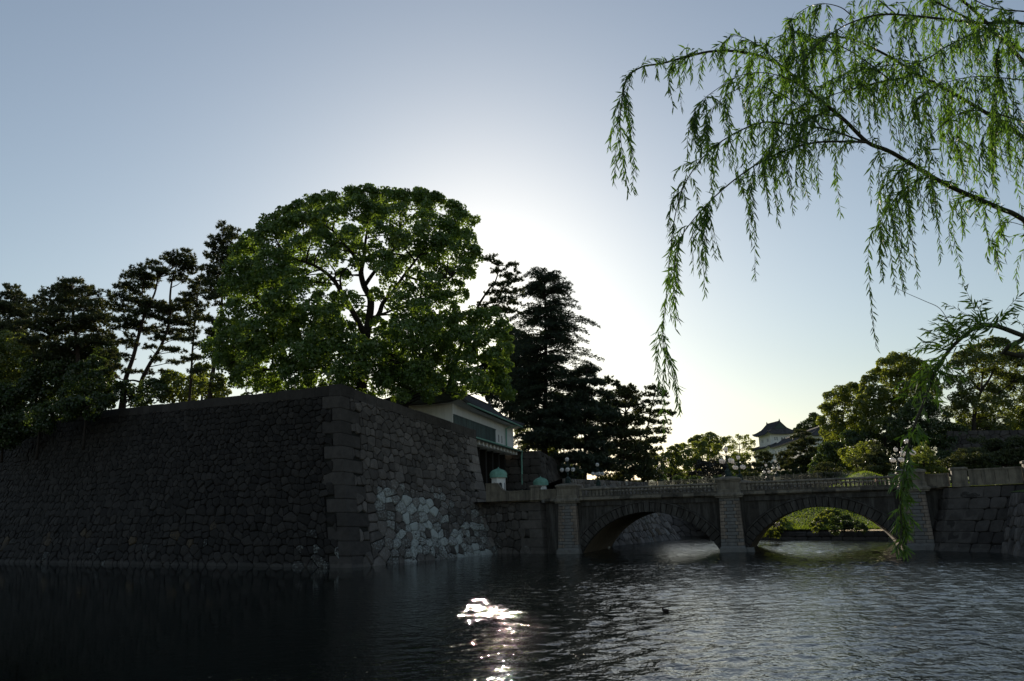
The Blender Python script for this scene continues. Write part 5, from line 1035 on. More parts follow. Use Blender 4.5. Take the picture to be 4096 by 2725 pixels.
tree('broadleaf_tree', L4([(1110,130,52),(1040,165,50),(1180,150,52),(970,185,48),(905,215,48),(1240,180,50),(860,285,48),(945,270,55),(1040,245,60),(1130,240,60),(1210,265,60),(1285,240,55),(850,375,48),(930,395,50),(1250,375,60),(1180,440,60),(890,500,60),(975,535,60),(1080,540,70),(1180,560,70),(1265,600,60),(845,580,50),(960,635,70),(1060,650,70),(1160,675,65),(1310,380,50),(1320,520,50),(1260,690,50),(1390,300,90),(1400,480,90),(1390,620,80),(1100,330,50),(1000,340,50),(1060,420,50),(1180,350,55),(960,460,50),(1120,460,55)], 168, .95), [(T4([(985, 900), (985, 700), (990, 560), (1030, 440), (1090, 350), (1130, 250)], 168), .6, .14), (T4([(1030, 440), (960, 360), (900, 300)], 168), .26, .08), (T4([(990, 560), (1090, 490), (1170, 430), (1240, 380)], 168), .26, .08), (T4([(1030, 440), (1040, 320), (1030, 230)], 168), .2, .07)], 'farleaf', 'big open tree with sky between its boughs above the plain parapet', group=RG, leaf=.32, dens=.9)
tree('evergreen_tree', L4([(650,530,80),(720,610,85),(590,600,75),(690,710,85),(610,760,75),(770,760,70),(800,690,60),(500,700,70),(540,620,60),(820,800,70),(880,720,60),(740,840,70)], 165), [(T4([(680, 1000), (680, 800), (680, 560)], 165), .5, .12)], 'darkleaf', 'dark rounded evergreen between the two yellow green trees', group=RG, leaf=.32)
pine('conifer_tree', P4([(490,600,30,18),(470,640,40,20),(520,650,40,20),(460,690,50,22),(530,710,50,22),(480,750,60,24)], 172), [(T4([(490, 950), (490, 760), (490, 600)], 172), .3, .06)], 'small pointed conifer in front of the tall yellow green tree', 'cedar', 'small conifers beyond the bridge', dens=9, ln=.6, cat='conifer')
pine('conifer_tree', P4([(345,820,34,18),(320,860,50,20),(370,870,46,20),(310,910,60,22),(380,920,55,22),(340,960,70,24),(290,960,50,20),(400,970,50,20)], 140), [(T4([(345, 1060), (345, 940), (345, 820)], 140), .25, .06)], 'layered pine above the grass behind the balustrade', 'pine', 'small conifers beyond the bridge', dens=12, ln=.45, extra=1)
pine('conifer_tree', P4([(655,810,24,22),(640,850,36,24),(670,850,36,24),(630,890,46,24),(680,890,46,24),(650,930,60,26),(700,930,50,24),(640,970,60,22),(720,970,60,22)], 132), [(T4([(655, 1050), (655, 930), (655, 815)], 132), .2, .05)], 'pale spiky conifer beside the bridge-end lamp', 'farleaf', 'small conifers beyond the bridge', dens=12, ln=.45, extra=1)
pine('pine_tree', P4([(960,840,60,20),(1020,850,50,18),(910,870,60,20),(990,890,80,22),(880,910,70,22),(1060,900,60,20),(950,930,90,24),(1040,940,80,22),(860,950,70,22)], 138), [(T4([(960, 1050), (965, 940), (970, 850)], 138), .3, .07)], 'low spreading pine behind the plain parapet panels', 'pine', 'low pines behind the parapet', dens=13, ln=.42, extra=1)
pine('pine_tree', P4([(1180,800,70,20),(1100,780,50,18),(1250,800,60,20),(1160,850,80,22),(1240,860,80,22),(1120,900,70,22),(1200,910,90,24),(1280,900,70,22),(1340,850,80,22),(1300,770,60,18)], 142), [(T4([(1190, 1050), (1195, 930), (1200, 820)], 142), .3, .07)], 'low spreading dark pine before the far stone wall', 'pine', 'low pines behind the parapet', dens=13, ln=.42, extra=1)
lb = L4([(60,850,80),(10,900,70),(110,870,60),(200,800,60),(240,850,50),(160,760,60),(60,950,60),(-40,960,60)], 178); tree('bush', lb, [([lb[0][0] - [0, 0, 4], lb[0][0]], .2, .08)], 'darkleaf', 'dark bushes on the hill below the turret', 'bush', RG, leaf=.34)
lb = L4([(200,860,50),(250,820,40),(170,900,40),(300,800,36),(130,850,40)], 160); tree('bush', lb, [([lb[0][0] - [0, 0, 4], lb[0][0]], .2, .08)], 'sunleaf', 'thin sunlit bush beside the layered pine', 'bush', RG, leaf=.30, dens=.6)
lb = L4([(820,900,70),(900,960,60),(1000,970,60),(1100,970,60),(740,980,60),(1300,960,70),(1200,980,60)], 148); tree('hedge', lb, [([lb[0][0] - [0, 0, 4], lb[0][0]], .2, .08)], 'darkleaf', 'dark hedge behind the plain parapet', 'hedge', leaf=.28)
fw = thing('stone_wall', Q(*z4(1000, 900), 160), 'dark far stone wall half hidden below the big open tree', 'wall')
FF = Face(Q(*z4(770, 1000), 158), Q(*z4(1500, 1000), 152), Q(*z4(800, 700), 164), Q(*z4(1500, 690), 158), 1.2); mb = MB(); FF.core(mb); mb.build('core', MT['joint'], fw)
lay(fw, [(FF, rubble(FF.L, FF.H, 1.1, 1.3, 71), lambda c, r: (r.uniform(.35, .7), 0, 0), .14)], 60, seed=72)
# far wood beyond the iron bridge
tree('broadleaf_tree', L3f([(600,390,60),(700,385,70),(790,405,55),(540,410,45),(650,440,60),(760,450,55)], 290), [(T3([(680, 700), (680, 550), (690, 420)], 290), .6, .2)], 'farleaf', 'dark rounded tree crown topping the far wood', group='far wood', leaf=.5, dens=.9)
tree('broadleaf_tree', L3f([(450,470,55),(550,470,60),(650,465,60),(750,475,60),(520,550,75),(640,545,75),(750,555,65),(560,630,70),(420,560,65)], 262), [(T3([(600, 760), (600, 620), (600, 500)], 262), .5, .15)], 'sunleaf', 'broad light green tree in the middle of the far wood', group='far wood', leaf=.5, dens=.9)
tree('broadleaf_tree', L3f([(330,500,52),(275,560,60),(390,470,40),(360,580,65),(300,650,70),(420,650,70),(210,600,52),(160,640,50),(230,690,60),(110,700,60),(380,720,60)], 255), [(T3([(320, 800), (320, 660), (330, 540)], 255), .5, .15)], 'farleaf', 'green tree at the near end of the far wood by the dark pines', group='far wood', leaf=.45, dens=.9)
tree('broadleaf_tree', L3f([(150,560,50),(90,600,50),(60,680,60),(180,740,50)], 270), [(T3([(100, 800), (100, 660)], 270), .4, .15)], 'darkleaf', 'brownish dark tree behind the end of the conifer row', group='far wood', leaf=.45)
tree('broadleaf_tree', L3f([(620,650,60),(710,645,60),(800,645,60),(670,720,60),(770,715,60),(560,730,50),(860,700,40)], 245), [(T3([(700, 800), (700, 680)], 245), .3, .15)], 'bare', 'brown shady brush under the far wood', 'bush', group='far wood', leaf=.45)
tree('broadleaf_tree', L3f([(890,400,46),(970,385,46),(1050,385,46),(1100,420,40),(930,470,50),(1030,460,50),(1090,500,44),(880,480,36),(960,540,46)], 345), [(T3([(980, 760), (980, 560), (985, 430)], 345), .5, .12)], 'sunleaf', 'thin sparse tree against the bright sky beside the keep', group='far wood', leaf=.5, dens=.5)
tree('broadleaf_tree', L3f([(960,560,46),(1040,560,50),(1000,610,50),(930,640,44),(1040,650,46),(980,680,50),(900,580,40)], 240), [(T3([(1000, 760), (1000, 620)], 240), .3, .1)], 'sunleaf', 'yellowish layered maple beside the keep base', group='far wood', leaf=.42, dens=.9)
PG = 'clipped pines below the keep'
pine('pine_tree', P3([(1215,525,45,20),(1255,535,40,20),(1185,560,45,20),(1285,555,36,20),(1225,585,60,22),(1140,630,55,22),(1210,635,60,24),(1180,685,60,24),(1110,690,50,20),(1250,690,60,24),(1290,640,45,22)], 222), [(T3([(1225, 770), (1225, 640), (1230, 540)], 222), .3, .08)], 'clipped pine with rounded pads before the keep wall', group=PG, dens=8, ln=.6, w=.09)
pine('pine_tree', P3([(1430,515,50,22),(1395,545,50,22),(1470,550,45,22),(1420,590,60,24),(1370,620,50,22),(1460,620,60,24),(1400,670,60,24)], 226), [(T3([(1430, 770), (1430, 620), (1430, 530)], 226), .3, .08)], 'smaller clipped pine below the gallery windows', group=PG, dens=8, ln=.6, w=.09)
pine('pine_tree', P3([(1570,318,42,20),(1620,330,42,20),(1545,365,50,22),(1640,385,60,24),(1700,415,50,20),(1590,420,80,26),(1535,480,60,24),(1640,485,80,26),(1555,545,80,26),(1660,555,80,26),(1500,590,60,24),(1600,615,90,28),(1480,655,60,24),(1580,685,90,28),(1690,635,70,26),(1460,715,60,24),(1640,735,80,26)], 215), [(T3([(1650, 800), (1655, 600), (1620, 450), (1600, 330)], 215), .4, .09)], 'tall layered pine hiding the gallery end', group=PG, dens=8, ln=.6, w=.09)
pine('pine_tree', P3([(1820,625,50,20),(1870,645,45,20),(1780,665,55,22),(1850,690,70,24),(1760,715,55,22),(1890,725,55,22),(1820,740,70,24),(1920,690,40,20)], 160), [(T3([(1830, 820), (1830, 720), (1830, 640)], 160), .25, .07)], 'clipped rounded pine right behind the balustrade', group=PG, dens=11, ln=.48, w=.07)
pine('pine_tree', P3([(1050,720,50,20),(1120,730,45,20),(1090,750,60,20),(1020,750,40,18)], 205), [(T3([(1080, 800), (1080, 730)], 205), .2, .07)], 'low clipped pine beside the lamp pair', group=PG, dens=8, ln=.6, w=.09)
tree('evergreen_tree', L3f([(1700,170,45),(1745,215,55),(1660,220,45),(1600,270,50),(1545,310,42),(1720,290,65),(1790,290,46),(1640,300,50),(1830,360,60),(1760,380,60),(1850,470,60),(1800,540,60)], 352), [(T3([(1730, 700), (1730, 400), (1715, 220)], 352), .5, .12)], 'darkleaf', 'dark rounded evergreen above the turret roof', group=RG, leaf=.45)
lb = L3f([(1330, 740, 50), (1500, 760, 50), (1650, 770, 50), (1240, 760, 50), (1150, 780, 40), (900, 760, 50), (780, 780, 50), (560, 780, 50), (400, 780, 50), (250, 780, 50), (1750, 780, 60), (1420, 720, 40), (1560, 740, 60)], 212); tree('hedge', lb, [([lb[0][0] - [0, 0, 3], lb[0][0]], .2, .08)], 'darkleaf', 'dark shrubs along the foot of the far wood', 'hedge', leaf=.4)
for lst, Y, mt, lab in (([(80,780,80),(180,730,80),(110,900,80),(220,900,80)], 205, 'farleaf', 'shrubby mass on the hillside below the turret'),
    ([(330,760,80),(430,780,90),(540,800,90),(400,880,90),(520,900,90),(300,900,70)], 188, 'darkleaf', 'dark shrubs under the tall yellow green tree'),
    ([(880,780,90),(1000,740,90),(1120,760,90),(1240,740,90),(1350,760,90),(1450,700,90)], 174, 'darkleaf', 'dark shrubs under the big open tree')):
    lb = L4(lst, Y); tree('bush', lb, [([lb[0][0] - [0, 0, 4], lb[0][0]], .2, .08)], mt, lab, 'bush', 'shrub masses on the far hill', leaf=.42)
for lst, Y, mt, lab in (([(100,720,70),(220,740,70),(340,720,70),(460,730,70),(580,700,60),(60,660,60)], 268, 'farleaf', 'green thicket under the near end of the far wood'),
    ([(880,700,55),(960,700,55),(1040,700,50),(860,640,50),(930,610,46)], 300, 'farleaf', 'green thicket beside the keep base'),
    ([(1500,640,60),(1700,560,70),(1850,600,80),(1780,680,80),(1900,520,70),(1950,640,80),(1650,660,60)], 250, 'darkleaf', 'dark thicket on the slope below the turret')):
    lb = L3f(lst, Y); tree('bush', lb, [([lb[0][0] - [0, 0, 4], lb[0][0]], .2, .08)], mt, lab, 'bush', 'shrub masses on the far hill', leaf=.54)
# shrubs on the grass slope seen through the second arch
z5 = Z(3000, 1850, 3.367)
def ground_y(u, v):
    for Y in np.arange(98, 150, .5):
        p = Q(u, v, Y)
        if hill(p[0], p[1]) > p[2]: return Y
    return 130.0
def SH(lst, Y, k=.9):
    out = []
    for x, y, R in lst: Yg = ground_y(*z5(x, y + R * .7)) + .3; out.append((Q(*z5(x, y), Yg), M(R / 3.367, Yg) * k))
    return out
lb = SH([(330,860,55),(250,900,55),(400,830,60),(450,790,45),(200,950,50),(300,950,60),(420,900,45),(360,980,40),(150,980,40)], 117); tree('bush', lb, [([lb[0][0] - [0, 0, 1.5], lb[0][0]], .12, .06)], 'sunleaf', 'loose yellow green bush leaning at the water edge inside the second arch', 'bush', leaf=.16, dens=1.0)
lb = SH([(1040,690,55),(980,730,55),(920,790,55),(860,850,50),(1100,680,50),(1160,690,40),(1010,790,55),(940,860,50),(880,910,40),(1090,750,60)], 121); tree('bush', lb, [([lb[0][0] - [0, 0, 3], lb[0][0]], .12, .06)], 'sunleaf', 'bright sunlit bush on the grass slope inside the second arch', 'bush', leaf=.17, dens=1.0)
lb = SH([(1180,820,80),(1300,860,80),(1150,920,60),(1420,860,70),(1280,760,60),(1500,900,70)], 126); tree('bush', lb, [([lb[0][0] - [0, 0, 3], lb[0][0]], .12, .06)], 'darkleaf', 'dark ground-hugging bush on the slope behind the bright one', 'bush', leaf=.18)
pine('pine_tree', PADS(z5, 3.367, [(820,650,40,22),(850,670,40,20),(870,700,30,16),(930,650,30,14)], 128, .5), [([Q(*z5(850, 800), 128), Q(*z5(850, 660), 128)], .1, .04)], 'small clipped pine hanging under the second arch crown', dens=24, ln=.3)
# grass blades on the lit slope
n = 42000; s_ = rng.uniform(0, 1, n); t_ = rng.uniform(0, 1, n) ** 1.6
gx = BK0[0] + (BK1[0] - BK0[0]) * s_ + .72 * 46 * t_; gy = BK0[1] + (BK1[1] - BK0[1]) * s_ + .69 * 46 * t_
gz = np.array([hill(x, y) for x, y in zip(gx, gy)]); b = np.stack([gx, gy, gz - .02], 1); d = unit(rng.normal(size=(n, 3)) * .45 + np.array([0, 0, 1])) * rng.uniform(.16, .4, (n, 1)); w_ = unit(np.cross(d, rng.normal(size=(n, 3)))) * .045
gm = np.stack([b - w_, b + w_, b + d], 1).reshape(-1, 3)
gr = fast_mesh('grass', gm, 3, MT['grass'], None, rng.uniform(.8, 1.2, n)); tag(gr, 'rough grass growing on the slope behind the bridge', 'grass', kind='stuff')
# ---------------------------------------------------------------- willow hanging into the view
zA = Z(2400, 0, 1.3066)
mb = MB(); mb.add([(-40, -40, 2.7), (60, -40, 2.7), (60, 1.2, 2.7), (-40, 1.2, 2.7), (-40, 2.6, -.5), (60, 2.6, -.5)], [(0, 1, 2, 3), (3, 2, 5, 4)]); tag(mb.build('near_bank', MT['turf']), 'grassy bank under the willow', kind='structure')
W0 = np.array([8.4, 3.0, 2.6])
willow = thing('willow_tree', W0, 'weeping willow boughs with narrow green leaves hanging over the water', 'willow tree')
mb = MB(); tr = limb(mb, [W0, W0 + [-.1, .6, 2.2], W0 + [.2, 2.2, 4.2], W0 + [.6, 4.0, 6.5], W0 + [.9, 5.2, 8.5]], .38, .16, 5, 10); mb.build('trunk', MT['willowbark'], willow, smooth=True)
# boughs: picture polyline, distance at root and tip, radii, hanging twigs per metre, their mean length
BR = [
 ([(2600,1420),(2216,1150),(2080,1085),(1800,960),(1530,800),(1400,745),(1280,630),(1130,505),(930,335),(760,275),(600,268),(480,290),(325,332),(220,350),(140,410),(115,520),(105,640),(112,780)], 9.0, 7.6, .052, .004, 9, .34),
 ([(1400,745),(1270,740),(1100,750),(900,815),(750,905),(620,1010),(520,1110),(430,1230),(395,1330),(390,1440)], 8.3, 7.4, .020, .003, 11, .42),
 ([(1390,745),(1180,675),(980,650),(850,640),(700,700),(560,800),(450,950),(392,1130),(360,1400),(345,1560),(330,1750),(345,1900),(385,1985)], 8.3, 7.9, .016, .0025, 9, .30),
 ([(2600,980),(2216,720),(2050,610),(1850,490),(1660,390),(1500,290),(1330,210),(1200,195),(1060,230),(980,300)], 9.6, 8.2, .05, .005, 13, .42),
 ([(2500,700),(2216,330),(2100,200),(1960,60),(1890,0),(1800,-90)], 10.0, 9.2, .05, .02, 11, .5),
 ([(2600,260),(2216,125),(2000,120),(1700,90),(1500,75),(1380,95),(1250,150),(1120,250),(1040,360)], 8.8, 7.8, .035, .004, 13, .42),
 ([(2216,270),(2000,140),(1850,60),(1700,-20)], 9.4, 9.0, .035, .012, 12, .5),
 ([(1980,160),(1800,250),(1680,320),(1450,350),(1250,400),(1120,470)], 9.2, 8.4, .016, .004, 13, .42),
 ([(1660,395),(1480,425),(1300,470),(1150,520),(980,590),(880,660)], 9.0, 8.2, .014, .003, 13, .4),
 ([(1510,415),(1330,280),(1150,200),(1000,170),(880,220),(800,300)], 8.6, 7.9, .012, .003, 13, .38),
 ([(1160,670),(1050,560),(900,470),(800,455),(690,480),(600,560),(545,680)], 8.0, 7.6, .010, .003, 12, .36),
 ([(2216,640),(2050,590),(1900,585),(1760,680),(1660,800),(1560,900),(1510,1020)], 8.8, 8.2, .014, .003, 11, .45),
 ([(2100,200),(2070,320),(2110,470),(2216,600)], 9.2, 9.0, .012, .005, 12, .5),
 ([(1330,100),(1260,40),(1150,20),(1050,60),(980,140)], 8.4, 8.0, .010, .003, 14, .4),
 ([(1540,70),(1480,20),(1400,-40)], 8.4, 8.2, .012, .006, 12, .5),
 ([(1130,505),(1000,420),(850,380),(720,400),(620,460),(520,540),(470,640)], 8.0, 7.5, .009, .003, 12, .38),
 ([(930,335),(860,260),(760,200),(690,190),(640,230)], 7.9, 7.6, .007, .003, 12, .3),
 ([(2216,420),(2000,400),(1850,420),(1700,480),(1600,560)], 8.4, 8.0, .010, .004, 13, .45),
 ([(1850,490),(1820,600),(1840,700),(1870,800)], 9.0, 8.6, .008, .003, 12, .42),
 ([(1800,960),(1700,930),(1580,990),(1500,1080),(1470,1200)], 8.6, 8.2, .008, .003, 13, .5),
 ([(2216,1180),(2120,1160),(2060,1210),(2030,1280)], 8.8, 8.6, .006, .003, 9, .2),
 ([(2216,700),(2150,640),(2050,640),(1990,740)], 8.6, 8.3, .008, .003, 12, .4),
 ([(1280,630),(1200,600),(1080,620),(960,700),(860,800),(800,900)], 8.1, 7.6, .008, .003, 13, .42),
 ([(2216,60),(2050,40),(1900,-30)], 8.2, 8.0, .012, .006, 13, .5),
]
low_br = [(4300,1420),(4096,1345),(3985,1305),(3920,1305),(3860,1340),(3790,1410),(3735,1500),(3700,1600),(3655,1710),(3630,1800),(3612,1900),(3600,2020),(3608,2110),(3592,2200)]
G_ = np.array([0, 0, -1.0]); LV = []; TW = []
def shoot(p, d, L_, sag, step=.0165, leaf=.115, gapf=1.0, lscale=1.0, lean=0.0):
    "one hanging twig with alternate narrow leaves"
    pts = [p.copy()]; d = d / np.linalg.norm(d); n = max(4, int(L_ / .04))
    for i in range(n):
        d = d + G_ * sag * (.04 / .1) + rng.normal(size=3) * .035; d = d / np.linalg.norm(d); p = p + d * (L_ / n); pts.append(p.copy())
    P_ = np.array(pts); m_ = max(4, int(L_ / (step * gapf)))
    for j in range(m_):
        f = (j + rng.uniform(.2, .8)) / m_; q = f * (len(P_) - 1); i = min(int(q), len(P_) - 2); b = P_[i] + (P_[i + 1] - P_[i]) * (q - i); t = P_[i + 1] - P_[i]; t = t / (np.linalg.norm(t) + 1e-9)
        s_ = np.cross(t, rng.normal(size=3)); s_ = s_ / (np.linalg.norm(s_) + 1e-9); ld = t * rng.uniform(.4, 1.2) + s_ * rng.uniform(.3, 1.0) + G_ * rng.uniform(.05, .6); ld = ld / np.linalg.norm(ld)
        LV.append((b, ld, leaf * rng.uniform(.5, 1.25) * (1 - .35 * f) * lscale))
    return pts
for bi, (pts, Ya, Yb, r0, r1, dn, ml) in enumerate(BR):
    n_ = len(pts); W_ = [Q(*zA(x, y), Ya + (Yb - Ya) * i / (n_ - 1)) for i, (x, y) in enumerate(pts)]
    if pts[0][0] > 2300:
        a = np.array(tr); W_ = [a[np.argmin(np.linalg.norm(a - W_[0], axis=1))]] + W_
    mb = MB(); S = limb(mb, W_, r0 * .72, r1 * .8, 5, 7); o = mb.build('branch', MT['willowbark'], willow, smooth=True)
    SA = np.array(S); cum = np.concatenate([[0], np.cumsum(np.linalg.norm(np.diff(SA, axis=0), axis=1))]); tot = cum[-1]; k = int(tot * dn * 1.2); tw = MB()
    for j in range(k):
        f = rng.uniform(0.12 if r0 > .03 else .04, 1.0); q = np.interp(f * tot, cum, np.arange(len(SA))); i = min(int(q), len(SA) - 2); p = SA[i] + (SA[i + 1] - SA[i]) * (q - i)
        pr_ = (p - CC); u_ = 2048 + FPX * (pr_ @ CR) / (pr_ @ CW)
        if u_ > 4350: continue
        t = SA[i + 1] - SA[i]; t = t / np.linalg.norm(t); d = t * .55 + rng.normal(size=3) * .35 + np.array([0, 0, .15 if r0 > .012 else -.1])
        L_ = ml * rng.gamma(4, .25) * (.6 + .6 * (1 - abs(f - .6)))
        ps = shoot(p, d, L_ * 1.3, .75); tw.tube(ps[:-1:3] + [ps[-1]], .0018, 3, False)
    ps = shoot(SA[-1], SA[-1] - SA[-3], ml * 1.1, .6); tw.tube(ps, .0018, 3, False)
    tag(tw.build('twigs', MT['willowbark'], o), None, kind='stuff')
# the low strand
n_ = len(low_br); W_ = [Q(u, v, 5.6 - .5 * i / n_) for i, (u, v) in enumerate(low_br)]; a = np.array(tr); W_ = [a[6]] + W_
mb = MB(); S = limb(mb, W_, .022, .0025, 5, 7); o = mb.build('branch', MT['willowbark'], willow, smooth=True); SA = np.array(S); tw = MB(); N0 = len(LV)
for (u, v), L_, k in [((4096, 1345), .2, 2), ((3985, 1305), .22, 5), ((3920, 1310), .22, 6), ((3860, 1345), .24, 8), ((3810, 1385), .24, 9), ((3770, 1440), .22, 9), ((3735, 1500), .2, 8), ((3700, 1600), .12, 5), ((3655, 1710), .10, 5)]:
    p = Q(u, v, 5.35)
    for j in range(k):
        d = np.array([rng.normal() * .6 - .35, rng.normal() * .5, rng.uniform(.2, 1.0) if v < 1420 else rng.uniform(-.6, .3)]); ps = shoot(p + rng.normal(size=3) * .02, d, L_ * rng.uniform(.6, 1.5), .22, step=.014, leaf=.095); tw.tube(ps, .0016, 3, False)
for j in range(60):
    f = rng.uniform(0, 1); v = 1640 + 540 * f ** .8; u = np.interp(v, [1600, 1710, 1800, 1900, 2020, 2110, 2200], [3700, 3655, 3630, 3612, 3600, 3608, 3592]); p = Q(u, v, 5.2)
    dens_ = 1 if v > 1790 or j % 3 == 0 else 0
    if not dens_: continue
    ps = shoot(p + rng.normal(size=3) * .012, np.array([rng.normal() * .5, rng.normal() * .5, rng.uniform(-.9, .2)]), .085 * rng.uniform(.6, 1.3), .8, step=.009, leaf=.09); tw.tube(ps, .0014, 3, False)
tag(tw.build('twigs', MT['willowbark'], o), None, kind='stuff')
sp_ = [Q(*zA(1520, 1490), 7.9), Q(3620, 1170, 7.0), Q(3700, 1205, 6.2), Q(3760, 1235, 5.5), Q(3800, 1300, 5.4)]; mb = MB(); limb(mb, sp_, .0016, .003, 4, 4); mb.build('branch', MT['willowbark'], willow)
B_ = np.array([l[0] for l in LV]); D_ = np.array([l[1] for l in LV]); L_ = np.array([l[2] for l in LV])[:, None]
S_ = unit(np.cross(D_, rng.normal(size=D_.shape))); U_ = np.cross(S_, D_); bend = rng.uniform(.0, .25, (len(LV), 1)) * -1
def lv(f, w, h): return B_ + D_ * L_ * f + S_ * L_ * w + U_ * L_ * h * bend + G_ * L_ * (.10 * f * f)
V = np.stack([lv(0, 0, 0), lv(.3, .085, .1), lv(.65, .065, .45), lv(1, 0, 1), lv(.65, -.065, .45), lv(.3, -.085, .1)], 1)
vis = L_[:, 0] / np.linalg.norm(B_ - CC, axis=1); pr_ = B_ - CC; w_ = pr_ @ CW; inn = (np.abs(pr_ @ CR) / w_ < .64) & ((pr_ @ CU) / w_ < .43); order = np.argsort(-vis * inn)
T_ = rng.uniform(.75, 1.3, len(LV)); one = order[:300]; restm = np.ones(len(LV), bool); restm[one] = False
lf_ = fast_mesh('leaves', V[restm].reshape(-1, 3), 6, MT['willow'], willow, T_[restm]); tag(lf_, None, kind='stuff')
LM = bpy.data.meshes.new('leaf'); LM.from_pydata([(0, 0, 0), (.3, .085, -.01), (.65, .065, -.06), (1, 0, -.16), (.65, -.065, -.06), (.3, -.085, -.01)], [], [(0, 1, 2, 3, 4, 5)]); LM.materials.append(MT['willow'])
at = LM.color_attributes.new('tone', 'FLOAT_COLOR', 'POINT'); at.data.foreach_set('color', np.ones(24, np.float32))
for i in one:
    o = link('leaf', LM, willow); p = B_[i] - W0; R_ = Matrix((tuple(D_[i]), tuple(S_[i]), tuple(U_[i]))).transposed().to_4x4()
    o.matrix_local = Matrix.Translation(p) @ R_ @ Matrix.Scale(float(L_[i, 0]), 4)

# ---------------------------------------------------------------- birds and people
def bird(name, loc, rot, pts, rad, mat, label, cat, bill=None, flat=1.0):
    t = thing(name, loc, label, cat); t.rotation_euler = (0, 0, rot); m = MB(); S = smooth(pts, 4); Rr = np.interp(np.linspace(0, len(pts) - 1, len(S)), range(len(pts)), rad); m.tube(S, Rr, 10)
    link('body', m.mesh('body', MT[mat], smooth=True), t)
    if bill: m = MB(); m.tube(bill, [.022, .015, .004], 6); link('bill', m.mesh('bill', MT['beak']), t)
    return t
p = G(2662, 2447); bird('duck', (p[0], p[1], .0), 2.3, [(-.20, 0, .08), (-.15, 0, .06), (-.05, 0, .04), (.07, 0, .045), (.13, 0, .08), (.135, 0, .13), (.14, 0, .165), (.165, 0, .17)], [.008, .045, .075, .072, .045, .03, .034, .02], 'duck', 'small dark duck swimming alone on open water', 'duck', [(.17, 0, .168), (.20, 0, .162), (.23, 0, .158)])
p = G(3413, 2156); bird('swan', (p[0], p[1], .0), math.pi * .06, [(-.45, 0, .20), (-.32, 0, .12), (-.1, 0, .08), (.16, 0, .09), (.3, 0, .14), (.34, 0, .26), (.29, 0, .40), (.28, 0, .52), (.33, 0, .58), (.38, 0, .565)], [.02, .10, .16, .15, .09, .055, .042, .04, .05, .03], 'swan', 'white swan floating under the second arch', 'swan', [(.38, 0, .56), (.43, 0, .54), (.48, 0, .52)])
p = G(2432, 2194); bird('egret', (p[0], p[1], .0), 2.8, [(-.28, 0, .14), (-.15, 0, .11), (0, 0, .1), (.12, 0, .15), (.16, 0, .24), (.2, 0, .28)], [.015, .08, .10, .07, .04, .03], 'swan', 'small white bird at the foot of the first arch', 'bird', [(.21, 0, .28), (.26, 0, .27), (.32, 0, .26)])
p = np.array(bf((18.3, -.3, .0))); mb = MB(bf); mb.box(17.9, 18.9, -.6, .6, -1, .42, .15, .15); mb.build('springer_stone', MT['granite_dark'], bridge)
bird('cormorant', bf((18.5, -.1, .42)), .2, [(-.24, 0, .02), (-.16, 0, .10), (-.05, 0, .18), (.02, 0, .28), (.04, 0, .38), (.07, 0, .45), (.11, 0, .46)], [.012, .05, .075, .06, .03, .03, .018], 'duck', 'dark cormorant perched at the foot of the middle pier', 'bird', [(.12, 0, .46), (.16, 0, .45), (.2, 0, .44)])
hx, hy = Q(3233, 2132, 112)[:2]; bird('heron', (hx, hy, hill(hx, hy)), 2.6, [(-.2, 0, .30), (-.1, 0, .36), (.02, 0, .46), (.08, 0, .58), (.07, 0, .72), (.10, 0, .82), (.16, 0, .83)], [.012, .06, .08, .05, .028, .034, .015], 'duck', 'dark heron standing on the lit grass slope', 'bird', [(.16, 0, .83), (.24, 0, .82), (.32, 0, .8)])
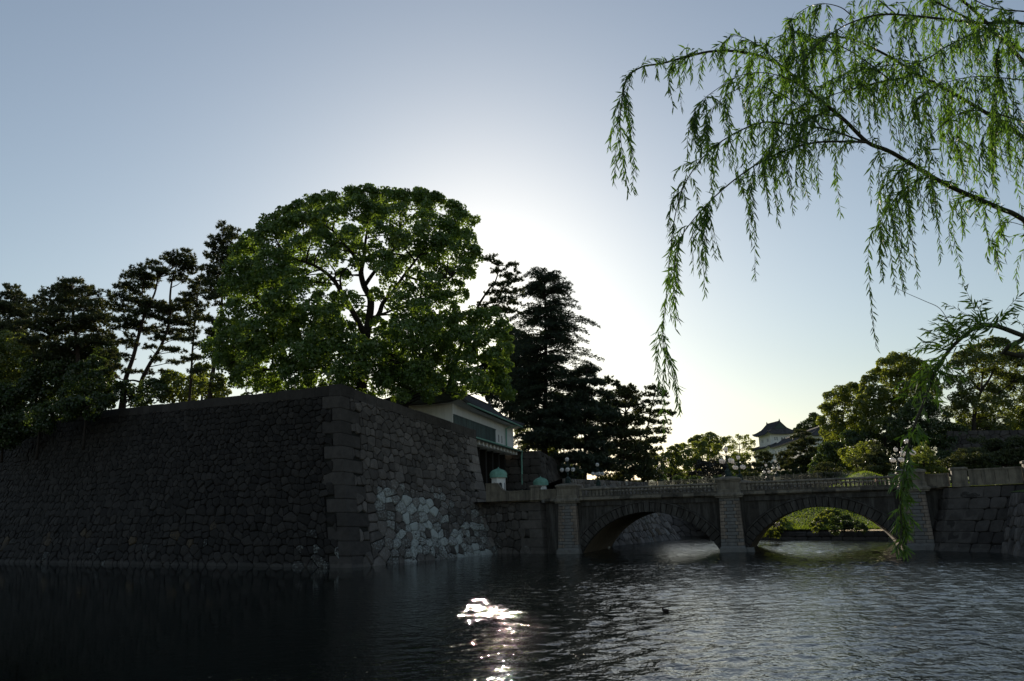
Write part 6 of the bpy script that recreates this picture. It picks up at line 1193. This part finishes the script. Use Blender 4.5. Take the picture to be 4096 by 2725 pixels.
def person(loc, rot, h, shirt, label):
    t = thing('person', loc, label, 'person'); t.rotation_euler = (0, 0, rot); k = h / 1.72
    J = [((0, 0, .92), .15), ((0, 0, 1.12), .14), ((0, 0, 1.36), .16), ((0, 0, 1.47), .07), ((0, .01, 1.53), .065), ((0, .02, 1.62), .095), ((0, .015, 1.70), .06)]
    E_ = [(0, 1), (1, 2), (2, 3), (3, 4), (4, 5), (5, 6)]
    for s_ in (-1, 1):
        b = len(J); J += [((s_ * .19, 0, 1.38), .065), ((s_ * .24, -.01, 1.12), .048), ((s_ * .25, .08, .88), .038), ((s_ * .25, .12, .80), .035)]; E_ += [(2, b), (b, b + 1), (b + 1, b + 2), (b + 2, b + 3)]
        b = len(J); J += [((s_ * .10, 0, .84), .095), ((s_ * .10, .01, .48), .068), ((s_ * .10, 0, .09), .045), ((s_ * .10, .14, .04), .04)]; E_ += [(0, b), (b, b + 1), (b + 1, b + 2), (b + 2, b + 3)]
    me = bpy.data.meshes.new('body'); me.from_pydata([tuple(np.array(j[0]) * k) for j in J], E_, []); o = bpy.data.objects.new('body_guide', me); COL.objects.link(o)
    md = o.modifiers.new('skin', 'SKIN'); me.skin_vertices[0].data[0].use_root = True
    for i, j in enumerate(J): me.skin_vertices[0].data[i].radius = (j[1] * k,) * 2
    o.modifiers.new('sub', 'SUBSURF').levels = 1
    ev = o.evaluated_get(bpy.context.evaluated_depsgraph_get()); m2 = bpy.data.meshes.new_from_object(ev); bpy.data.objects.remove(o)
    m2.materials.clear(); [m2.materials.append(x) for x in (MT['cloth'], shirt, MT['skin'])]
    for p_ in m2.polygons:
        z = p_.center[2] / k; x = abs(p_.center[0]) / k; p_.material_index = 2 if z > 1.47 or (x > .17 and z < .9) else (1 if z > .9 else 0); p_.use_smooth = True
    m2.name = 'body'; link('body', m2, t)
    hm = MB(); hm.lathe([(.115 * k, 1.58 * k), (.118 * k, 1.68 * k), (.09 * k, 1.76 * k), (.02 * k, 1.79 * k)], (0, -.01 * k, 0), 12); link('hair', hm.mesh('hair', MT['hair'], smooth=True), t)
shirtA = pm('peach shirt', (.6, .38, .28), (.55, .34, .25), 5, .9, .1); shirtB = pm('pale shirt', (.55, .52, .48), (.5, .47, .44), 5, .9, .1)
for (u, v, Y, rot, sh, lab) in ((4018, 1871, 76, 2.9, shirtB, 'person in a pale top behind the parapet, only the head showing'), (4034, 1872, 76.6, 2.5, shirtA, 'person in a peach top behind the parapet, head beside the post')):
    p = Q(u, v, Y); person((p[0], p[1], 5.62), rot, p[2] - 5.62 + .03, sh, lab)
p = np.array(bf((30.6, 1.2, 5.76))); person(p, 1.8, 1.18, shirtA, 'child in a peach top behind the balustrade near the willow strand')
